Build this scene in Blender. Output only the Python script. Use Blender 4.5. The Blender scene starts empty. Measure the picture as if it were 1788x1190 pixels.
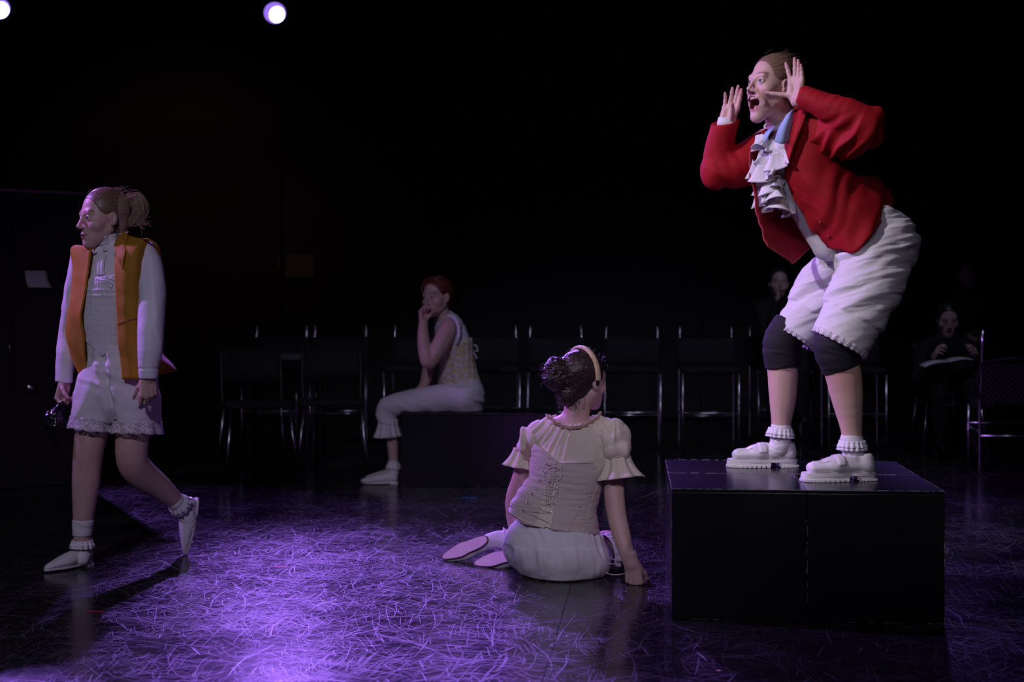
import bpy, math, random
import numpy as np
from mathutils import Vector, Matrix
from mathutils.bvhtree import BVHTree

# ------------------------------------------------------------------ camera
F_PX, CX, HY, CAM_H = 2490.0, 894.0, 533.0, 1.07      # focal length in pixels, horizon row, eye height
sc = bpy.context.scene
COL = sc.collection
cam_d = bpy.data.cameras.new('camera')
cam = bpy.data.objects.new('camera', cam_d)
COL.objects.link(cam)
cam.location = (0, 0, CAM_H)
cam.rotation_euler = (math.pi / 2, 0, 0)
cam_d.sensor_fit = 'HORIZONTAL'
cam_d.sensor_width = 36.0
cam_d.lens = 36.0 * F_PX / 1788.0
cam_d.shift_y = -(595.0 - HY) / 1788.0
cam_d.dof.use_dof = True
cam_d.dof.focus_distance = 5.5
cam_d.dof.aperture_fstop = 2.8
cam_d.clip_end = 60
sc.camera = cam

# ------------------------------------------------------------------ world and exposure
world = bpy.data.worlds.new('world')
sc.world = world
world.use_nodes = True
world.node_tree.nodes['Background'].inputs[0].default_value = (0.35, 0.30, 0.60, 1)
world.node_tree.nodes['Background'].inputs[1].default_value = 0.0
sc.view_settings.view_transform = 'Standard'
sc.view_settings.look = 'None'
sc.view_settings.gamma = 1.0
sc.view_settings.use_curve_mapping = False
sc.view_settings.exposure = 0.0
sc.cycles.max_bounces = 6
sc.cycles.diffuse_bounces = 3
sc.cycles.glossy_bounces = 3
sc.cycles.transparent_max_bounces = 6


def W(px, py, d):
    """world point that the photograph shows at pixel (px, py) when it stands d metres deep"""
    return np.array([(px - CX) * d / F_PX, d, CAM_H + (HY - py) * d / F_PX])


# ------------------------------------------------------------------ stage lights and added fill spots
def spot(name, loc, target, power, col, size_deg, blend=0.4, radius=0.08):
    l = bpy.data.lights.new(name, 'SPOT')
    l.energy = power
    l.color = col
    l.spot_size = math.radians(size_deg)
    l.spot_blend = blend
    l.shadow_soft_size = radius
    o = bpy.data.objects.new(name, l)
    COL.objects.link(o)
    o.location = loc
    o.rotation_euler = (Vector(target) - Vector(loc)).to_track_quat('-Z', 'Y').to_euler()
    return o


VIOLET = (0.36, 0.15, 1.0)
LAMP_A = W(480, 23, 12.0)
LAMP_B = W(-2, 15, 12.0)
LIGHTS = [
    ('spot_key', (-3.6, 2.9, 4.7), (1.12, 5.25, 1.35), 860, (0.90, 0.79, 1.0), 22, 0.6, 0.10),
    ('spot_wash_front', (-2.0, -1.6, 4.6), (-0.75, 5.6, 0.6), 540, (0.72, 0.65, 1.0), 36, 0.8, 0.15),
    ('spot_violet_side', (-5.2, 6.6, 4.0), (0.7, 6.4, 0.9), 1250, (0.50, 0.20, 1.0), 44, 0.6, 0.10),
    ('spot_front_fill', (0.9, -1.8, 4.6), (1.25, 5.25, 1.1), 95, (0.86, 0.78, 1.0), 17, 0.7, 0.15),  # unseen fill added to lift the red-jacketed actor's shaded side
    ('spot_seat_fill', (2.2, -1.2, 4.6), (0.22, 5.6, 0.5), 210, (0.94, 0.84, 1.0), 15, 0.7, 0.12),  # unseen spot added to brighten the actor sitting on the floor
    ('spot_rear_fill', (2.4, 6.9, 4.7), (1.2, 10.4, 0.3), 120, (0.60, 0.60, 1.0), 60, 0.8, 0.10),  # unseen spot added to bring highlights to the chrome stools and watchers
    ('spot_wall_warm', (-3.6, 11.2, 4.7), (-3.3, 13.5, 1.4), 26, (1.0, 0.62, 0.35), 70, 0.9, 0.12),
    ('spot_violet_right', (3.4, 12.0, 4.0), (2.6, 6.4, 0.0), 170, (0.30, 0.18, 1.0), 26, 0.7, 0.10),
]
for L in LIGHTS:
    spot(*L)

# ------------------------------------------------------------------ materials


def new_mat(name):
    m = bpy.data.materials.new(name)
    m.use_nodes = True
    return m, m.node_tree.nodes, m.node_tree.links, m.node_tree.nodes['Principled BSDF']


def mat(name, col, rough=0.6, metal=0.0, bump=0.0, bscale=200.0, var=0.0, vscale=8.0, sheen=0.0, spec=0.5,
        attr=False, stretch=None, emit=None, trans=0.0):
    m, n, l, b = new_mat(name)
    b.inputs['Base Color'].default_value = (*col, 1)
    b.inputs['Roughness'].default_value = rough
    b.inputs['Metallic'].default_value = metal
    b.inputs['Specular IOR Level'].default_value = spec
    if sheen:
        b.inputs['Sheen Weight'].default_value = sheen
        b.inputs['Sheen Roughness'].default_value = 0.4
        b.inputs['Sheen Tint'].default_value = (min(1, col[0] * 1.6), min(1, col[1] * 1.6), min(1, col[2] * 1.6), 1)
    tc = n.new('ShaderNodeTexCoord')
    vec = tc.outputs['Object']
    if stretch:
        mp = n.new('ShaderNodeMapping')
        mp.inputs['Scale'].default_value = stretch
        l.new(vec, mp.inputs['Vector'])
        vec = mp.outputs['Vector']
    csock = None
    if attr:
        a = n.new('ShaderNodeAttribute')
        a.attribute_name = 'Col'
        csock = a.outputs['Color']
    if var:
        nz = n.new('ShaderNodeTexNoise')
        nz.inputs['Scale'].default_value = vscale
        nz.inputs['Detail'].default_value = 4
        l.new(vec, nz.inputs['Vector'])
        mr = n.new('ShaderNodeMapRange')
        mr.inputs['To Min'].default_value = 1 - var
        mr.inputs['To Max'].default_value = 1 + var
        l.new(nz.outputs['Fac'], mr.inputs['Value'])
        mx = n.new('ShaderNodeMix')
        mx.data_type = 'RGBA'
        mx.blend_type = 'MULTIPLY'
        mx.inputs['Factor'].default_value = 1
        if csock:
            l.new(csock, mx.inputs['A'])
        else:
            mx.inputs['A'].default_value = (*col, 1)
        l.new(mr.outputs['Result'], mx.inputs['B'])
        csock = mx.outputs['Result']
    if csock:
        l.new(csock, b.inputs['Base Color'])
    if bump:
        nz = n.new('ShaderNodeTexNoise')
        nz.inputs['Scale'].default_value = bscale
        nz.inputs['Detail'].default_value = 3
        l.new(vec, nz.inputs['Vector'])
        bp = n.new('ShaderNodeBump')
        bp.inputs['Strength'].default_value = bump
        bp.inputs['Distance'].default_value = 0.002
        l.new(nz.outputs['Fac'], bp.inputs['Height'])
        l.new(bp.outputs['Normal'], b.inputs['Normal'])
    if emit:
        b.inputs['Emission Color'].default_value = (*emit[:3], 1)
        b.inputs['Emission Strength'].default_value = emit[3]
    return m


def lace_mat(name, col, scale=160.0, density=0.35):
    """net ground with winding floral bands"""
    m, n, l, b = new_mat(name)
    b.inputs['Base Color'].default_value = (*col, 1)
    b.inputs['Roughness'].default_value = 0.8
    tc = n.new('ShaderNodeTexCoord')
    nz = n.new('ShaderNodeTexNoise')
    nz.inputs['Scale'].default_value = scale
    nz.inputs['Detail'].default_value = 1.5
    l.new(tc.outputs['Object'], nz.inputs['Vector'])
    sb = n.new('ShaderNodeMath')
    sb.operation = 'SUBTRACT'
    sb.inputs[1].default_value = .5
    l.new(nz.outputs['Fac'], sb.inputs[0])
    ab = n.new('ShaderNodeMath')
    ab.operation = 'ABSOLUTE'
    l.new(sb.outputs[0], ab.inputs[0])
    mr = n.new('ShaderNodeMapRange')
    mr.inputs['From Min'].default_value = .03
    mr.inputs['From Max'].default_value = .07
    mr.inputs['To Min'].default_value = 1.0
    mr.inputs['To Max'].default_value = density
    l.new(ab.outputs[0], mr.inputs['Value'])
    l.new(mr.outputs['Result'], b.inputs['Alpha'])
    return m


M = {}
M['skin'] = mat('skin', (0.6, 0.4, 0.32), 0.48, attr=True, bump=0.05, bscale=500, spec=0.4)
M['hair'] = mat('hair', (0.1, 0.06, 0.04), 0.42, attr=True, spec=0.5)
M['eye'] = mat('eye', (0.8, 0.8, 0.8), 0.12, attr=True)
M['teeth'] = mat('teeth', (0.80, 0.74, 0.66), 0.25)
M['tongue'] = mat('tongue', (0.50, 0.16, 0.18), 0.4)
M['black_cloth'] = mat('black_cloth', (0.008, 0.008, 0.010), 0.85, bump=0.2, bscale=400, var=0.2)
M['black_knit'] = mat('black_knit', (0.006, 0.006, 0.009), 0.8, bump=0.3, bscale=900)
M['red_velvet'] = mat('red_velvet', (0.36, 0.006, 0.012), 0.72, sheen=0.2, bump=0.15, bscale=260, var=0.12, vscale=14, spec=0.25)
M['red_lining'] = mat('red_lining', (0.30, 0.006, 0.012), 0.6, bump=0.1, bscale=300, var=0.1)
M['ochre_velvet'] = mat('ochre_velvet', (0.38, 0.185, 0.016), 0.72, sheen=0.2, bump=0.15, bscale=260, var=0.14, vscale=14, spec=0.25)
M['ochre_seam'] = mat('ochre_seam', (0.12, 0.05, 0.006), 0.8)
M['white_cotton'] = mat('white_cotton', (0.74, 0.72, 0.72), 0.85, bump=0.12, bscale=700, var=0.05, vscale=20, spec=0.2)
M['cream_cotton'] = mat('cream_cotton', (0.72, 0.64, 0.50), 0.85, bump=0.12, bscale=700, var=0.05, vscale=20, spec=0.2)
M['cream_trim'] = mat('cream_trim', (0.66, 0.48, 0.36), 0.85, bump=0.2, bscale=500, var=0.1)
M['pale_satin'] = mat('pale_satin', (0.70, 0.68, 0.72), 0.5, bump=0.05, bscale=500, spec=0.4)
M['blue_cotton'] = mat('blue_cotton', (0.34, 0.46, 0.74), 0.8, bump=0.1, bscale=700)
M['lace'] = lace_mat('lace', (0.80, 0.75, 0.78), 90, 0.35)
M['frill'] = mat('frill', (0.80, 0.77, 0.80), 0.85, bump=0.5, bscale=260)
M['white_leather'] = mat('white_leather', (0.70, 0.67, 0.68), 0.42, bump=0.08, bscale=180, var=0.06)
M['white_rubber'] = mat('white_rubber', (0.74, 0.71, 0.70), 0.5, var=0.05)
M['sole_pink'] = mat('sole_pink', (0.55, 0.42, 0.44), 0.5, var=0.14, vscale=30)
M['sole_dark'] = mat('sole_dark', (0.05, 0.03, 0.03), 0.6)
M['corset_canvas'] = mat('corset_canvas', (0.57, 0.48, 0.43), 0.8, bump=0.35, bscale=120, var=0.08, stretch=(0.35, 0.35, 3.0))
M['bodice'] = mat('bodice', (0.70, 0.69, 0.70), 0.8, bump=0.3, bscale=150, var=0.05, stretch=(1, 1, 2))
M['cord'] = mat('cord', (0.72, 0.64, 0.60), 0.7)
M['metal'] = mat('metal', (0.75, 0.72, 0.72), 0.25, metal=1.0)
M['chrome'] = mat('chrome', (0.80, 0.80, 0.83), 0.27, metal=1.0)
M['glitter'] = mat('glitter', (0.78, 0.56, 0.36), 0.35, bump=1.0, bscale=900, var=0.4, vscale=600)
M['black_plastic'] = mat('black_plastic', (0.012, 0.012, 0.014), 0.4, bump=0.1, bscale=200)
M['paper'] = mat('paper', (0.72, 0.70, 0.72), 0.8)


def brocade():
    m, n, l, b = new_mat('gold_brocade')
    b.inputs['Roughness'].default_value = 0.6
    tc = n.new('ShaderNodeTexCoord')
    vo = n.new('ShaderNodeTexVoronoi')
    vo.inputs['Scale'].default_value = 42
    l.new(tc.outputs['Object'], vo.inputs['Vector'])
    nz = n.new('ShaderNodeTexNoise')
    nz.inputs['Scale'].default_value = 60
    l.new(tc.outputs['Object'], nz.inputs['Vector'])
    ad = n.new('ShaderNodeMath')
    ad.operation = 'ADD'
    l.new(vo.outputs['Distance'], ad.inputs[0])
    l.new(nz.outputs['Fac'], ad.inputs[1])
    cr = n.new('ShaderNodeValToRGB')
    cr.color_ramp.elements[0].position = 0.92
    cr.color_ramp.elements[0].color = (0.62, 0.52, 0.20, 1)
    cr.color_ramp.elements[1].position = 1.12
    cr.color_ramp.elements[1].color = (0.66, 0.60, 0.56, 1)
    l.new(ad.outputs[0], cr.inputs['Fac'])
    l.new(cr.outputs['Color'], b.inputs['Base Color'])
    bp = n.new('ShaderNodeBump')
    bp.inputs['Strength'].default_value = 0.4
    bp.inputs['Distance'].default_value = 0.003
    l.new(ad.outputs[0], bp.inputs['Height'])
    l.new(bp.outputs['Normal'], b.inputs['Normal'])
    return m


M['brocade'] = brocade()

# ------------------------------------------------------------------ object helpers


def tag(o, label=None, cat=None, group=None, kind=None):
    if label:
        o['label'] = label
    if cat:
        o['category'] = cat
    if group:
        o['group'] = group
    if kind:
        o['kind'] = kind
    return o


def empty(name, loc=(0, 0, 0), rz=0.0):
    o = bpy.data.objects.new(name, None)
    COL.objects.link(o)
    o.location = loc
    o.rotation_euler = (0, 0, rz)
    o.empty_display_size = 0.05
    return o


def adopt(o, parent):
    """parent while keeping the world position (parents are only moved/rotated by location and z-rotation)"""
    if parent is not None:
        o.parent = parent
        o.matrix_parent_inverse = world_mat(parent).inverted()


def world_mat(o):
    m = Matrix.LocRotScale(o.location, o.rotation_euler, o.scale)
    if o.parent is not None:
        m = world_mat(o.parent) @ o.matrix_parent_inverse @ m
    return m


def mesh_obj(name, V, Fq, material, parent=None, colors=None, smooth=True, solid=0.0, sub=0):
    """V (n,3) world coordinates; Fq list of tuples or (m,4)/(m,3) int array"""
    me = bpy.data.meshes.new(name)
    V = np.asarray(V, dtype=np.float32)
    if isinstance(Fq, np.ndarray):
        m, k = Fq.shape
        me.vertices.add(len(V))
        me.vertices.foreach_set('co', V.ravel())
        me.loops.add(m * k)
        me.loops.foreach_set('vertex_index', Fq.astype(np.int32).ravel())
        me.polygons.add(m)
        me.polygons.foreach_set('loop_start', np.arange(0, m * k, k, dtype=np.int32))
        me.update(calc_edges=True)
        me.validate()
    else:
        me.from_pydata([tuple(float(c) for c in v) for v in V], [], [tuple(int(i) for i in f) for f in Fq])
        me.update()
    if smooth:
        me.polygons.foreach_set('use_smooth', np.ones(len(me.polygons), dtype=bool))
    if colors is not None:
        at = me.attributes.new('Col', 'FLOAT_COLOR', 'POINT')
        c4 = np.ones((len(V), 4), dtype=np.float32)
        c4[:, :3] = colors
        at.data.foreach_set('color', c4.ravel())
    me.materials.append(material)
    o = bpy.data.objects.new(name, me)
    COL.objects.link(o)
    if solid:
        md = o.modifiers.new('solidify', 'SOLIDIFY')
        md.thickness = solid
        md.offset = 0
    if sub:
        md = o.modifiers.new('subsurf', 'SUBSURF')
        md.levels = sub
        md.render_levels = sub
    adopt(o, parent)
    return o


class MB:
    """collects boxes, tubes and rings into one mesh"""

    def __init__(s):
        s.V, s.F = [], []

    def add(s, V, Fc):
        b = len(s.V)
        s.V += [tuple(v) for v in V]
        s.F += [tuple(i + b for i in f) for f in Fc]

    def box(s, lo, hi, M4=None):
        x0, y0, z0 = lo
        x1, y1, z1 = hi
        V = [(x0, y0, z0), (x1, y0, z0), (x1, y1, z0), (x0, y1, z0), (x0, y0, z1), (x1, y0, z1), (x1, y1, z1), (x0, y1, z1)]
        Fc = [(3, 2, 1, 0), (4, 5, 6, 7), (0, 1, 5, 4), (1, 2, 6, 5), (2, 3, 7, 6), (3, 0, 4, 7)]
        if M4 is not None:
            V = [tuple(M4 @ Vector(v)) for v in V]
        s.add(V, Fc)

    def tube(s, pts, r, n=8, cap=True, closed=False):
        P = [np.asarray(p, float) for p in pts]
        N = len(P)
        rs = r if hasattr(r, '__len__') else [r] * N
        ref = None
        base = len(s.V)
        for i in range(N):
            if closed:
                t = P[(i + 1) % N] - P[i - 1]
            else:
                t = P[min(i + 1, N - 1)] - P[max(i - 1, 0)]
            t = t / (np.linalg.norm(t) + 1e-12)
            if ref is None:
                ref = np.array([0, 0, 1.0]) if abs(t[2]) < 0.9 else np.array([1.0, 0, 0])
            u = ref - t * np.dot(ref, t)
            u /= np.linalg.norm(u) + 1e-12
            v = np.cross(t, u)
            ref = u
            for k in range(n):
                a = 2 * math.pi * k / n
                s.V.append(tuple(P[i] + rs[i] * (math.cos(a) * u + math.sin(a) * v)))
        for i in range(N if closed else N - 1):
            j = (i + 1) % N
            for k in range(n):
                k2 = (k + 1) % n
                s.F.append((base + i * n + k, base + i * n + k2, base + j * n + k2, base + j * n + k))
        if cap and not closed:
            s.F.append(tuple(base + k for k in range(n - 1, -1, -1)))
            s.F.append(tuple(base + (N - 1) * n + k for k in range(n)))

    def ball(s, c, r, n=8, m=6, R=None):
        c = np.asarray(c, float)
        r = np.asarray(r if hasattr(r, '__len__') else (r, r, r), float)
        base = len(s.V)
        R = np.eye(3) if R is None else R
        for i in range(m + 1):
            th = math.pi * i / m
            for k in range(n):
                a = 2 * math.pi * k / n
                q = np.array([math.sin(th) * math.cos(a), math.sin(th) * math.sin(a), math.cos(th)]) * r
                s.V.append(tuple(c + R @ q))
        for i in range(m):
            for k in range(n):
                k2 = (k + 1) % n
                s.F.append((base + i * n + k, base + (i + 1) * n + k, base + (i + 1) * n + k2, base + i * n + k2))

    def build(s, name, material, parent=None, smooth=False, solid=0.0, sub=0, bevel=0.0, M4=None):
        V = s.V
        if M4 is not None:
            V = [tuple(M4 @ Vector(v)) for v in V]
        o = mesh_obj(name, V, s.F, material, parent, smooth=smooth, solid=solid, sub=sub)
        if bevel:
            md = o.modifiers.new('bevel', 'BEVEL')
            md.width = bevel
            md.segments = 2
            md.limit_method = 'ANGLE'
        return o


# ------------------------------------------------------------------ numpy noise
def _h(ix, iy, iz):
    n = (ix.astype(np.int64) * 73856093) ^ (iy.astype(np.int64) * 19349663) ^ (iz.astype(np.int64) * 83492791)
    n = (n ^ (n >> 13)) * 1274126177
    n = n & 0x7fffffff
    return (n % 65536) / 65535.0


def noise(P, scale=1.0, seed=0):
    Q = np.asarray(P, float) * scale + seed * 17.31
    I = np.floor(Q)
    f = Q - I
    f = f * f * (3 - 2 * f)
    r = 0
    for a in (0, 1):
        for b in (0, 1):
            for c in (0, 1):
                w = (f[:, 0] if a else 1 - f[:, 0]) * (f[:, 1] if b else 1 - f[:, 1]) * (f[:, 2] if c else 1 - f[:, 2])
                r = r + w * _h(I[:, 0] + a, I[:, 1] + b, I[:, 2] + c)
    return r * 2 - 1


def fbm(P, scale, seed=0, octv=3):
    r, a = 0, 1.0
    for i in range(octv):
        r = r + a * noise(P, scale * 2 ** i, seed + i)
        a *= 0.5
    return r


def unit(v):
    v = np.asarray(v, float)
    return v / (np.linalg.norm(v) + 1e-12)


# ------------------------------------------------------------------ smooth-union volumes meshed with surface nets
class SDF:
    def __init__(s):
        s.ops = []

    def ec(s, a, b, ra, rb=None, k=0.012, u=None, sub=False):
        a, b = np.asarray(a, float), np.asarray(b, float)
        rb = ra if rb is None else rb
        A = ra if hasattr(ra, '__len__') else (ra, ra)
        B = rb if hasattr(rb, '__len__') else (rb, rb)
        R = max(max(A), max(B))
        s.ops.append(('ec', a, b, A, B, k, None if u is None else np.asarray(u, float), sub,
                      np.minimum(a, b) - R, np.maximum(a, b) + R))
        return s

    def chain(s, pts, k=0.012, u=None, sub=False, n=3):
        """pts: list of (point, radius or (ru, rv)): one smooth limb without bulges at its joints"""
        P = [np.concatenate([np.asarray(p, float), (q if hasattr(q, '__len__') else (q, q))]) for p, q in pts]
        P = smooth_path(P, n) if len(P) > 2 else P
        segs = [(P[i][:3], P[i + 1][:3], tuple(P[i][3:]), tuple(P[i + 1][3:])) for i in range(len(P) - 1)]
        lo = np.min([p[:3] - max(p[3:]) for p in P], axis=0)
        hi = np.max([p[:3] + max(p[3:]) for p in P], axis=0)
        s.ops.append(('chain', segs, k, None if u is None else np.asarray(u, float), sub, lo, hi))
        return s

    def ell(s, c, r, R=None, k=0.01, sub=False):
        c, r = np.asarray(c, float), np.asarray(r if hasattr(r, '__len__') else (r, r, r), float)
        R = np.eye(3) if R is None else np.asarray(R, float)
        m = r.max()
        s.ops.append(('ell', c, r, R, k, sub, c - m, c + m))
        return s

    def cut(s, p, n, k=0.002, lo=None, hi=None):
        """take away the side that n points to (inside an optional box)"""
        s.ops.append(('cut', np.asarray(p, float), unit(n), k, lo, hi))
        return s

    def bounds(s):
        lo = np.array([1e9] * 3)
        hi = -lo
        for o in s.ops:
            if o[0] == 'ec' and not o[7]:
                lo, hi = np.minimum(lo, o[8]), np.maximum(hi, o[9])
            if o[0] == 'ell' and not o[5]:
                lo, hi = np.minimum(lo, o[6]), np.maximum(hi, o[7])
            if o[0] == 'chain' and not o[4]:
                lo, hi = np.minimum(lo, o[5]), np.maximum(hi, o[6])
        return lo, hi

    def field(s, lo, hi, h):
        n = np.ceil((hi - lo) / h).astype(int) + 1
        ax = [(lo[i] + h * np.arange(n[i])).astype(np.float32) for i in range(3)]
        f = np.full(tuple(n), 1.0, dtype=np.float32)
        for o in s.ops:
            if o[0] == 'cut':
                _, p, nn, k, clo, chi = o
                sl = tuple(slice(None) for _ in range(3))
                if clo is not None:
                    sl = s._slice(ax, np.asarray(clo), np.asarray(chi))
                    if sl is None:
                        continue
                X, Y, Z = ax[0][sl[0]][:, None, None], ax[1][sl[1]][None, :, None], ax[2][sl[2]][None, None, :]
                d = ((X - p[0]) * nn[0] + (Y - p[1]) * nn[1] + (Z - p[2]) * nn[2]).astype(np.float32)
                g = f[sl]
                hh = np.maximum(k - np.abs(g - d), 0) / k
                f[sl] = np.maximum(g, d) + hh * hh * k * 0.25
                continue
            if o[0] == 'ec':
                _, a, b, A, B, k, u, sub, blo, bhi = o
            elif o[0] == 'chain':
                _, segs, k, u, sub, blo, bhi = o
            else:
                _, c, r, R, k, sub, blo, bhi = o
            mg = k + 3 * h
            sl = s._slice(ax, blo - mg, bhi + mg)
            if sl is None:
                continue
            X, Y, Z = ax[0][sl[0]][:, None, None], ax[1][sl[1]][None, :, None], ax[2][sl[2]][None, None, :]
            if o[0] == 'ec':
                d = s._ec(X, Y, Z, a, b, A, B, u)
            elif o[0] == 'chain':
                d = np.full(f[sl].shape, 1.0, np.float32)
                bx = [ax[i][sl[i]] for i in range(3)]
                for a, b, A, B in segs:
                    R = max(max(A), max(B)) + mg
                    s2 = s._slice(bx, np.minimum(a, b) - R, np.maximum(a, b) + R)
                    if s2 is None:
                        continue
                    d[s2] = np.minimum(d[s2], s._ec(bx[0][s2[0]][:, None, None], bx[1][s2[1]][None, :, None], bx[2][s2[2]][None, None, :], a, b, A, B, u))
            else:
                dx, dy, dz = X - c[0], Y - c[1], Z - c[2]
                q = [(dx * R[0, i] + dy * R[1, i] + dz * R[2, i]) / r[i] for i in range(3)]
                k0 = np.sqrt(q[0] ** 2 + q[1] ** 2 + q[2] ** 2)
                k1 = np.sqrt((q[0] / r[0]) ** 2 + (q[1] / r[1]) ** 2 + (q[2] / r[2]) ** 2) + 1e-6
                d = k0 * (k0 - 1) / k1
            g = f[sl]
            if sub:
                d = -d
                hh = np.maximum(k - np.abs(g - d), 0) / k
                f[sl] = np.maximum(g, d) + hh * hh * (k * 0.25)
            else:
                hh = np.maximum(k - np.abs(g - d), 0) / k
                f[sl] = np.minimum(g, d) - hh * hh * (k * 0.25)
        return f

    @staticmethod
    def _ec(X, Y, Z, a, b, A, B, u):
        ab = (b - a).astype(np.float32)
        L2 = float(ab @ ab) + 1e-12
        t = ((X - a[0]) * ab[0] + (Y - a[1]) * ab[1] + (Z - a[2]) * ab[2]) / L2
        t = np.clip(t, 0, 1).astype(np.float32)
        dx, dy, dz = X - a[0] - t * ab[0], Y - a[1] - t * ab[1], Z - a[2] - t * ab[2]
        if A[0] == A[1] and B[0] == B[1]:
            return np.sqrt(dx * dx + dy * dy + dz * dz) - (A[0] + t * (B[0] - A[0]))
        w = unit(ab)
        uu = np.array([1.0, 0, 0]) if u is None else u
        uu = unit(uu - w * (uu @ w))
        vv = np.cross(w, uu)
        ru = A[0] + t * (B[0] - A[0])
        rv = A[1] + t * (B[1] - A[1])
        rw = np.minimum(ru, rv)
        qu = (dx * uu[0] + dy * uu[1] + dz * uu[2]) / ru
        qv = (dx * vv[0] + dy * vv[1] + dz * vv[2]) / rv
        qw = (dx * w[0] + dy * w[1] + dz * w[2]) / rw
        k0 = np.sqrt(qu * qu + qv * qv + qw * qw)
        k1 = np.sqrt((qu / ru) ** 2 + (qv / rv) ** 2 + (qw / rw) ** 2) + 1e-6
        return k0 * (k0 - 1) / k1

    @staticmethod
    def _slice(ax, lo, hi):
        out = []
        for i in range(3):
            a, b = np.searchsorted(ax[i], lo[i]), np.searchsorted(ax[i], hi[i])
            if b <= a:
                return None
            out.append(slice(a, b))
        return tuple(out)

    def mesh(s, h, box=None, exclude=(), shell=0.0):
        lo, hi = s.bounds()
        lo, hi = lo - 4 * h, hi + 4 * h
        if box is not None:
            lo, hi = np.maximum(lo, box[0]), np.minimum(hi, box[1])
        f = s.field(lo, hi, h)
        if shell:
            f = np.maximum(f, -(f + shell))
        V, Q = surface_nets(f, lo, h)
        for e in exclude:
            inside = np.all((V > e[0] + h) & (V < e[1] - h), axis=1)
            Q = Q[~inside[Q].all(axis=1)]
        return V, Q

    def multi(s, h, fine):
        """coarse mesh plus fine boxes [(lo, hi, h)] as one mesh"""
        parts = [s.mesh(h, exclude=[(np.asarray(a), np.asarray(b)) for a, b, _ in fine])]
        for a, b, hf in fine:
            parts.append(s.mesh(hf, box=(np.asarray(a), np.asarray(b))))
        Vs, Qs, n = [], [], 0
        for V, Q in parts:
            Vs.append(V)
            Qs.append(Q + n)
            n += len(V)
        V, Q = np.concatenate(Vs), np.concatenate(Qs)
        used = np.zeros(len(V), bool)
        used[Q.ravel()] = True
        idx = np.cumsum(used) - 1
        return V[used], idx[Q]


def surface_nets(f, lo, h):
    ins = f < 0
    c = ins[:-1, :-1, :-1]
    shape = c.shape
    anyi = np.zeros(shape, bool)
    alli = np.ones(shape, bool)
    for a in (0, 1):
        for b in (0, 1):
            for d in (0, 1):
                v = ins[a:shape[0] + a, b:shape[1] + b, d:shape[2] + d]
                anyi |= v
                alli &= v
    act = anyi & ~alli
    I = np.argwhere(act)
    if len(I) == 0:
        return np.zeros((0, 3)), np.zeros((0, 4), int)
    vals = {}
    for a in (0, 1):
        for b in (0, 1):
            for d in (0, 1):
                vals[(a, b, d)] = f[I[:, 0] + a, I[:, 1] + b, I[:, 2] + d]
    pos = np.zeros((len(I), 3))
    cnt = np.zeros(len(I))
    for p in vals:
        for axis in range(3):
            if p[axis] == 0:
                q = list(p)
                q[axis] = 1
                q = tuple(q)
                f0, f1 = vals[p], vals[q]
                m = (f0 < 0) != (f1 < 0)
                t = f0 / np.where(m, f0 - f1, 1)
                e = np.repeat(np.array([p], float), len(I), 0)
                e[:, axis] += t
                pos += np.where(m[:, None], e, 0)
                cnt += m
    V = (I + pos / cnt[:, None]) * h + lo
    idx = np.full(shape, -1, np.int32)
    idx[I[:, 0], I[:, 1], I[:, 2]] = np.arange(len(I), dtype=np.int32)
    Qs = []
    for axis in range(3):
        s0 = [slice(1, -1)] * 3
        s1 = [slice(1, -1)] * 3
        s0[axis] = slice(0, -1)
        s1[axis] = slice(1, None)
        A, B = ins[tuple(s0)], ins[tuple(s1)]
        E = np.argwhere(A != B)
        if len(E) == 0:
            continue
        off = np.ones(3, int)
        off[axis] = 0
        E = E + off
        b, d = [i for i in range(3) if i != axis]
        q = []
        for (o1, o2) in ((-1, -1), (0, -1), (0, 0), (-1, 0)):
            J = E.copy()
            J[:, b] += o1
            J[:, d] += o2
            q.append(idx[J[:, 0], J[:, 1], J[:, 2]])
        q = np.stack(q, 1)
        Ain = ins[E[:, 0], E[:, 1], E[:, 2]]
        flip = Ain if axis != 1 else ~Ain
        q[~flip] = q[~flip][:, ::-1]
        Qs.append(q[(q >= 0).all(1)])
    return V, np.concatenate(Qs)


def vnormals(V, Q):
    n = np.cross(V[Q[:, 2]] - V[Q[:, 0]], V[Q[:, 3]] - V[Q[:, 1]])
    N = np.zeros_like(V)
    for k in range(4):
        for a in range(3):
            N[:, a] += np.bincount(Q[:, k], n[:, a], len(V))
    return N / (np.linalg.norm(N, axis=1, keepdims=True) + 1e-12)


def displace(V, Q, d):
    return V + vnormals(V, Q) * np.asarray(d)[:, None]


def relax(V, Q, it=2, lam=.5, mask=None):
    for _ in range(it):
        A = np.zeros_like(V)
        n = np.bincount(Q.ravel(), minlength=len(V)).astype(float) * 2
        for a, b in ((0, 1), (1, 2), (2, 3), (3, 0)):
            for c in range(3):
                A[:, c] += np.bincount(Q[:, a], V[Q[:, b], c], len(V)) + np.bincount(Q[:, b], V[Q[:, a], c], len(V))
        A /= np.maximum(n, 1)[:, None]
        D = (A - V) * lam
        if mask is not None:
            D *= mask[:, None]
        V = V + D
    return V


def outside(V, boxes):
    m = np.ones(len(V))
    for b in boxes:
        m[np.all((V > b[0] - .004) & (V < b[1] + .004), axis=1)] = 0
    return m


def crease(t):
    """folds: rounded ridges with sharper valleys"""
    return np.abs(np.sin(t)) ** 0.8 * 2 - 1.2


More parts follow.
